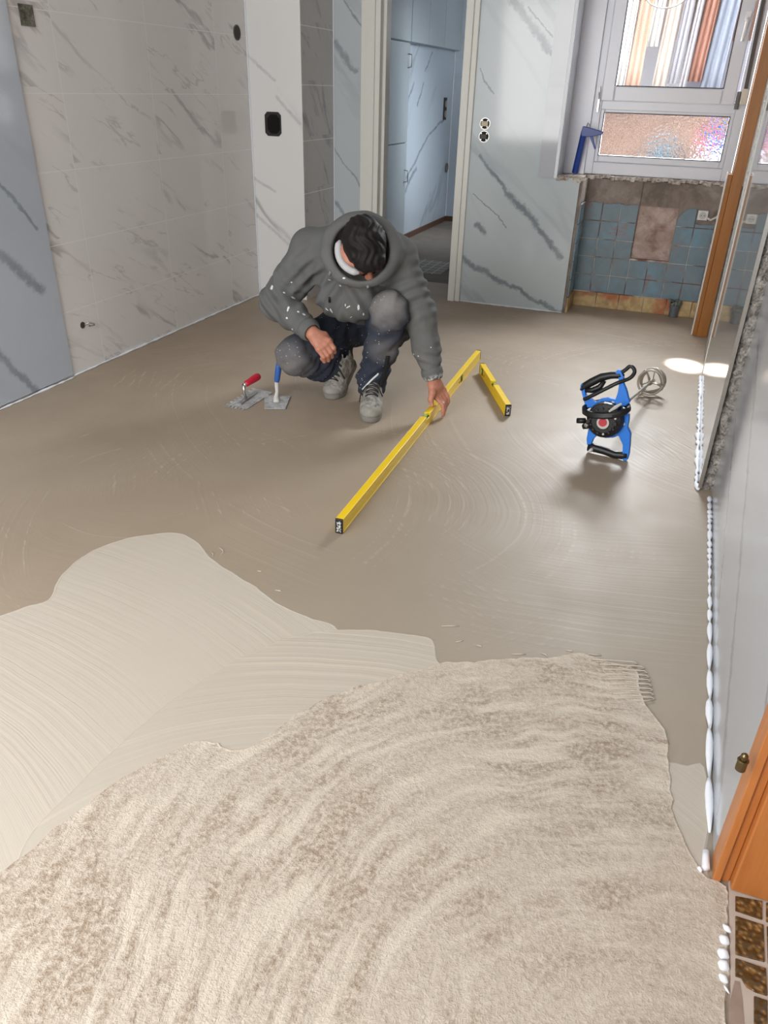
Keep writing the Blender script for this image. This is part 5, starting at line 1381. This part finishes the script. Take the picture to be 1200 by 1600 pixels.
strap([(606, 556), (602, 575), (597, 592), (594, 604)], bt, .009, 'side_panel', M_PANEL, trs, 'black stretch side panel')
strap([(534, 554), (537, 575), (534, 590)], bt, .0035, 'reflective_piping', M_PIPE, trs)
# ---- shoes
def shoe(toe, fwd, pitch, label=None, L=.285):
    f = N_(np.array([fwd[0], fwd[1], 0.])); s = np.cross(f, [0, 0, 1]); u = np.array([0, 0, 1.])
    cp, sp = math.cos(pitch), math.sin(pitch)
    ball = np.array(toe, float) - f * .075; ball[2] = 0.0
    f2 = f * cp - u * sp; u2 = u * cp + f * sp          # rear part tilts up about the ball
    root_ = None
    def P(x, y, z):                                      # x: distance back from toe
        if x <= .085 or pitch == 0: b = ball + f * (.075 - x)
        else: b = ball - f * .010 - f2 * (x - .085)
        return b + s * y + (u2 if (x > .085 and pitch) else u) * z
    Mr = np.array([f2, np.cross(u2, f2), u2]).T; Mf = np.array([f, np.cross(u, f), u]).T
    c = np.mean([P(0, 0, 0), P(L, 0, .1)], axis=0)
    U = Field(c - A3(.24, .24, .20), c + A3(.24, .24, .20), .004)
    U.ell(P(.055, 0, .040), (.058, .046, .036), Mf, .02); U.ell(P(.10, 0, .048), (.055, .047, .042), Mr, .03)
    U.ell(P(.16, 0, .060), (.062, .042, .050), Mr, .03); U.ell(P(.225, 0, .060), (.050, .038, .052), Mr, .03)
    U.cone(P(.21, 0, .07), P(.225, 0, .115), .043, .042, .02); U.cone(P(.11, 0, .070), P(.17, 0, .105), .028, .036, .02)
    U.cone(P(.215, 0, .10), P(.235, 0, .16), .034, .036, .004, carve=True)
    U.offset(lambda X, Y, Z: (.0012 * np.sin(X * 160 + Y * 190) * np.sin(Z * 170)).astype(np.float32))
    sh = U.mesh('shoe', M_SHOE, man, smooth_it=1, label=label)
    So = Field(c - A3(.24, .24, .20), c + A3(.24, .24, .20), .004)
    for (x, w) in ((.045, .043), (.075, .048), (.11, .046), (.15, .040), (.19, .038), (.24, .037)):
        M_ = Mf if x < .08 else Mr
        So.ell(P(x, 0, .015), (.048, w, .060), M_, .012)
    n1_ = u; So.halfspace(P(.04, 0, .030), u2 if pitch > .1 else u, .004) if pitch == 0 else None
    if pitch == 0: So.halfspace(P(.1, 0, .001), -u, .002)
    else:
        K = Field(So.lo, So.lo + (So.n - 1) * So.h, So.h)
        X, Y, Z = np.meshgrid(*[So.lo[i] + np.arange(So.n[i]) * So.h for i in range(3)], indexing='ij', sparse=True)
        q = lambda p, n_: (X - p[0]) * n_[0] + (Y - p[1]) * n_[1] + (Z - p[2]) * n_[2]
        top = np.minimum(1e9, np.maximum(q(P(.08, 0, .030), u), q(P(.2, 0, .030), u2)) * 1.0)
        top = np.where(q(P(.085, 0, 0), f) > 0, q(P(.04, 0, .030), u), q(P(.2, 0, .030), u2))
        bot = np.where(q(P(.085, 0, 0), f) > 0, -q(P(.04, 0, .001), u), -q(P(.2, 0, .002), u2))
        So.d = np.maximum(np.maximum(So.d, top), bot).astype(np.float32)
    So.mesh('sole', M_SOLE, sh, smooth_it=2)
    Tc = Field(c - A3(.24, .24, .20), c + A3(.24, .24, .20), .004)
    Tc.ell(P(.053, 0, .038), (.0600, .0485, .0375), Mf, .01); Tc.ell(P(.098, 0, .060), (.042, .030, .06), Mr, .008, carve=True)
    Tc.halfspace(P(.070, 0, .03), -f, .006); Tc.halfspace(P(.0, 0, .026), -u, .004)
    Tc.mesh('toe_cap', M_CAPT, sh, smooth_it=1)
    lc = MB()
    for i in range(4):
        x = .092 + .020 * i; z = .084 + .012 * i
        pts = [P(x, y, z + .012 * (1 - (y / .028) ** 2) + .004) for y in np.linspace(-.028, .028, 9)]
        lc.tube(pts, .0032, 8)
        pts = [P(x + .02 * (y + .028) / .056, y, z + .014 * (1 - (y / .028) ** 2) + .008) for y in np.linspace(-.028, .028, 9)]
        lc.tube(pts, .0028, 8)
    lc.tube([P(.15, 0, .128), P(.14, .025, .12), P(.13, .050, .09), P(.12, .056, .05)], .0028, 8).tube([P(.15, 0, .128), P(.135, -.022, .125), P(.12, -.046, .08)], .0028, 8)
    lc.build('laces', M_LACE, sh, smooth=True)
    return sh
shoe((-1.106, 2.850, 0), (.30, -.95), 0.0)
shoe((-1.385, 3.035, 0), (-.06, -1.0), 0.55)

# plaster splashes on the sweatshirt, each its own small spot of dried white
k = HK['k']; c = HK['c']; nz = k.noise(150, 3, .6)
for (zx, zy, ln, wd, an) in [(122, 492, 16, 7, 100), (230, 463, 5, 4, 0), (190, 520, 6, 4, 20), (240, 548, 14, 6, 25), (212, 608, 16, 7, 105), (300, 640, 14, 6, 35), (268, 625, 7, 4, 20), (205, 660, 6, 5, 0),
        (235, 722, 6, 4, 0), (268, 742, 14, 4, 120), (440, 655, 16, 8, 160), (470, 660, 16, 4, 20), (450, 620, 20, 4, 60), (425, 612, 12, 3, 40), (600, 602, 16, 6, 90), (545, 598, 18, 3, 150), (528, 588, 8, 3, 90),
        (500, 482, 6, 3, 40), (520, 440, 7, 4, 0), (440, 450, 8, 3, 10), (395, 668, 8, 3, 30), (628, 640, 9, 4, 90), (500, 682, 10, 3, 0), (1000, 822, 4, 3, 0), (905, 860, 5, 3, 50), (930, 870, 4, 3, 0), (560, 655, 8, 2, 150)]:
    p = snap(390 + zx / 3.53, 310 + zy / 3.53, bh, 0)
    if p is None: continue
    q = snap(390 + (zx + 6 * math.cos(math.radians(an))) / 3.53, 310 + (zy + 6 * math.sin(math.radians(an))) / 3.53, bh, 0) or (p + Vector((.004, 0, 0)))
    t = (q - p).normalized() if (q - p).length > 1e-6 else Vector((1, 0, 0)); sc = .00092
    d = k.vm('SUBTRACT', k.P, tuple(p)); al = k.vm('DOT_PRODUCT', d, tuple(t))
    rr = k.vm('LENGTH', k.vm('SUBTRACT', d, k.vm('SCALE', k.comb(t.x, t.y, t.z), k.math('MULTIPLY', al, 1 - wd / ln))))
    m = k.step(k.math('MULTIPLY_ADD', k.math('SUBTRACT', nz, .5), wd * sc * 1.3, rr), wd * sc * 1.0, wd * sc * .75)
    c = k.mix(m, c, lin((228, 228, 226)))
k.color(c)
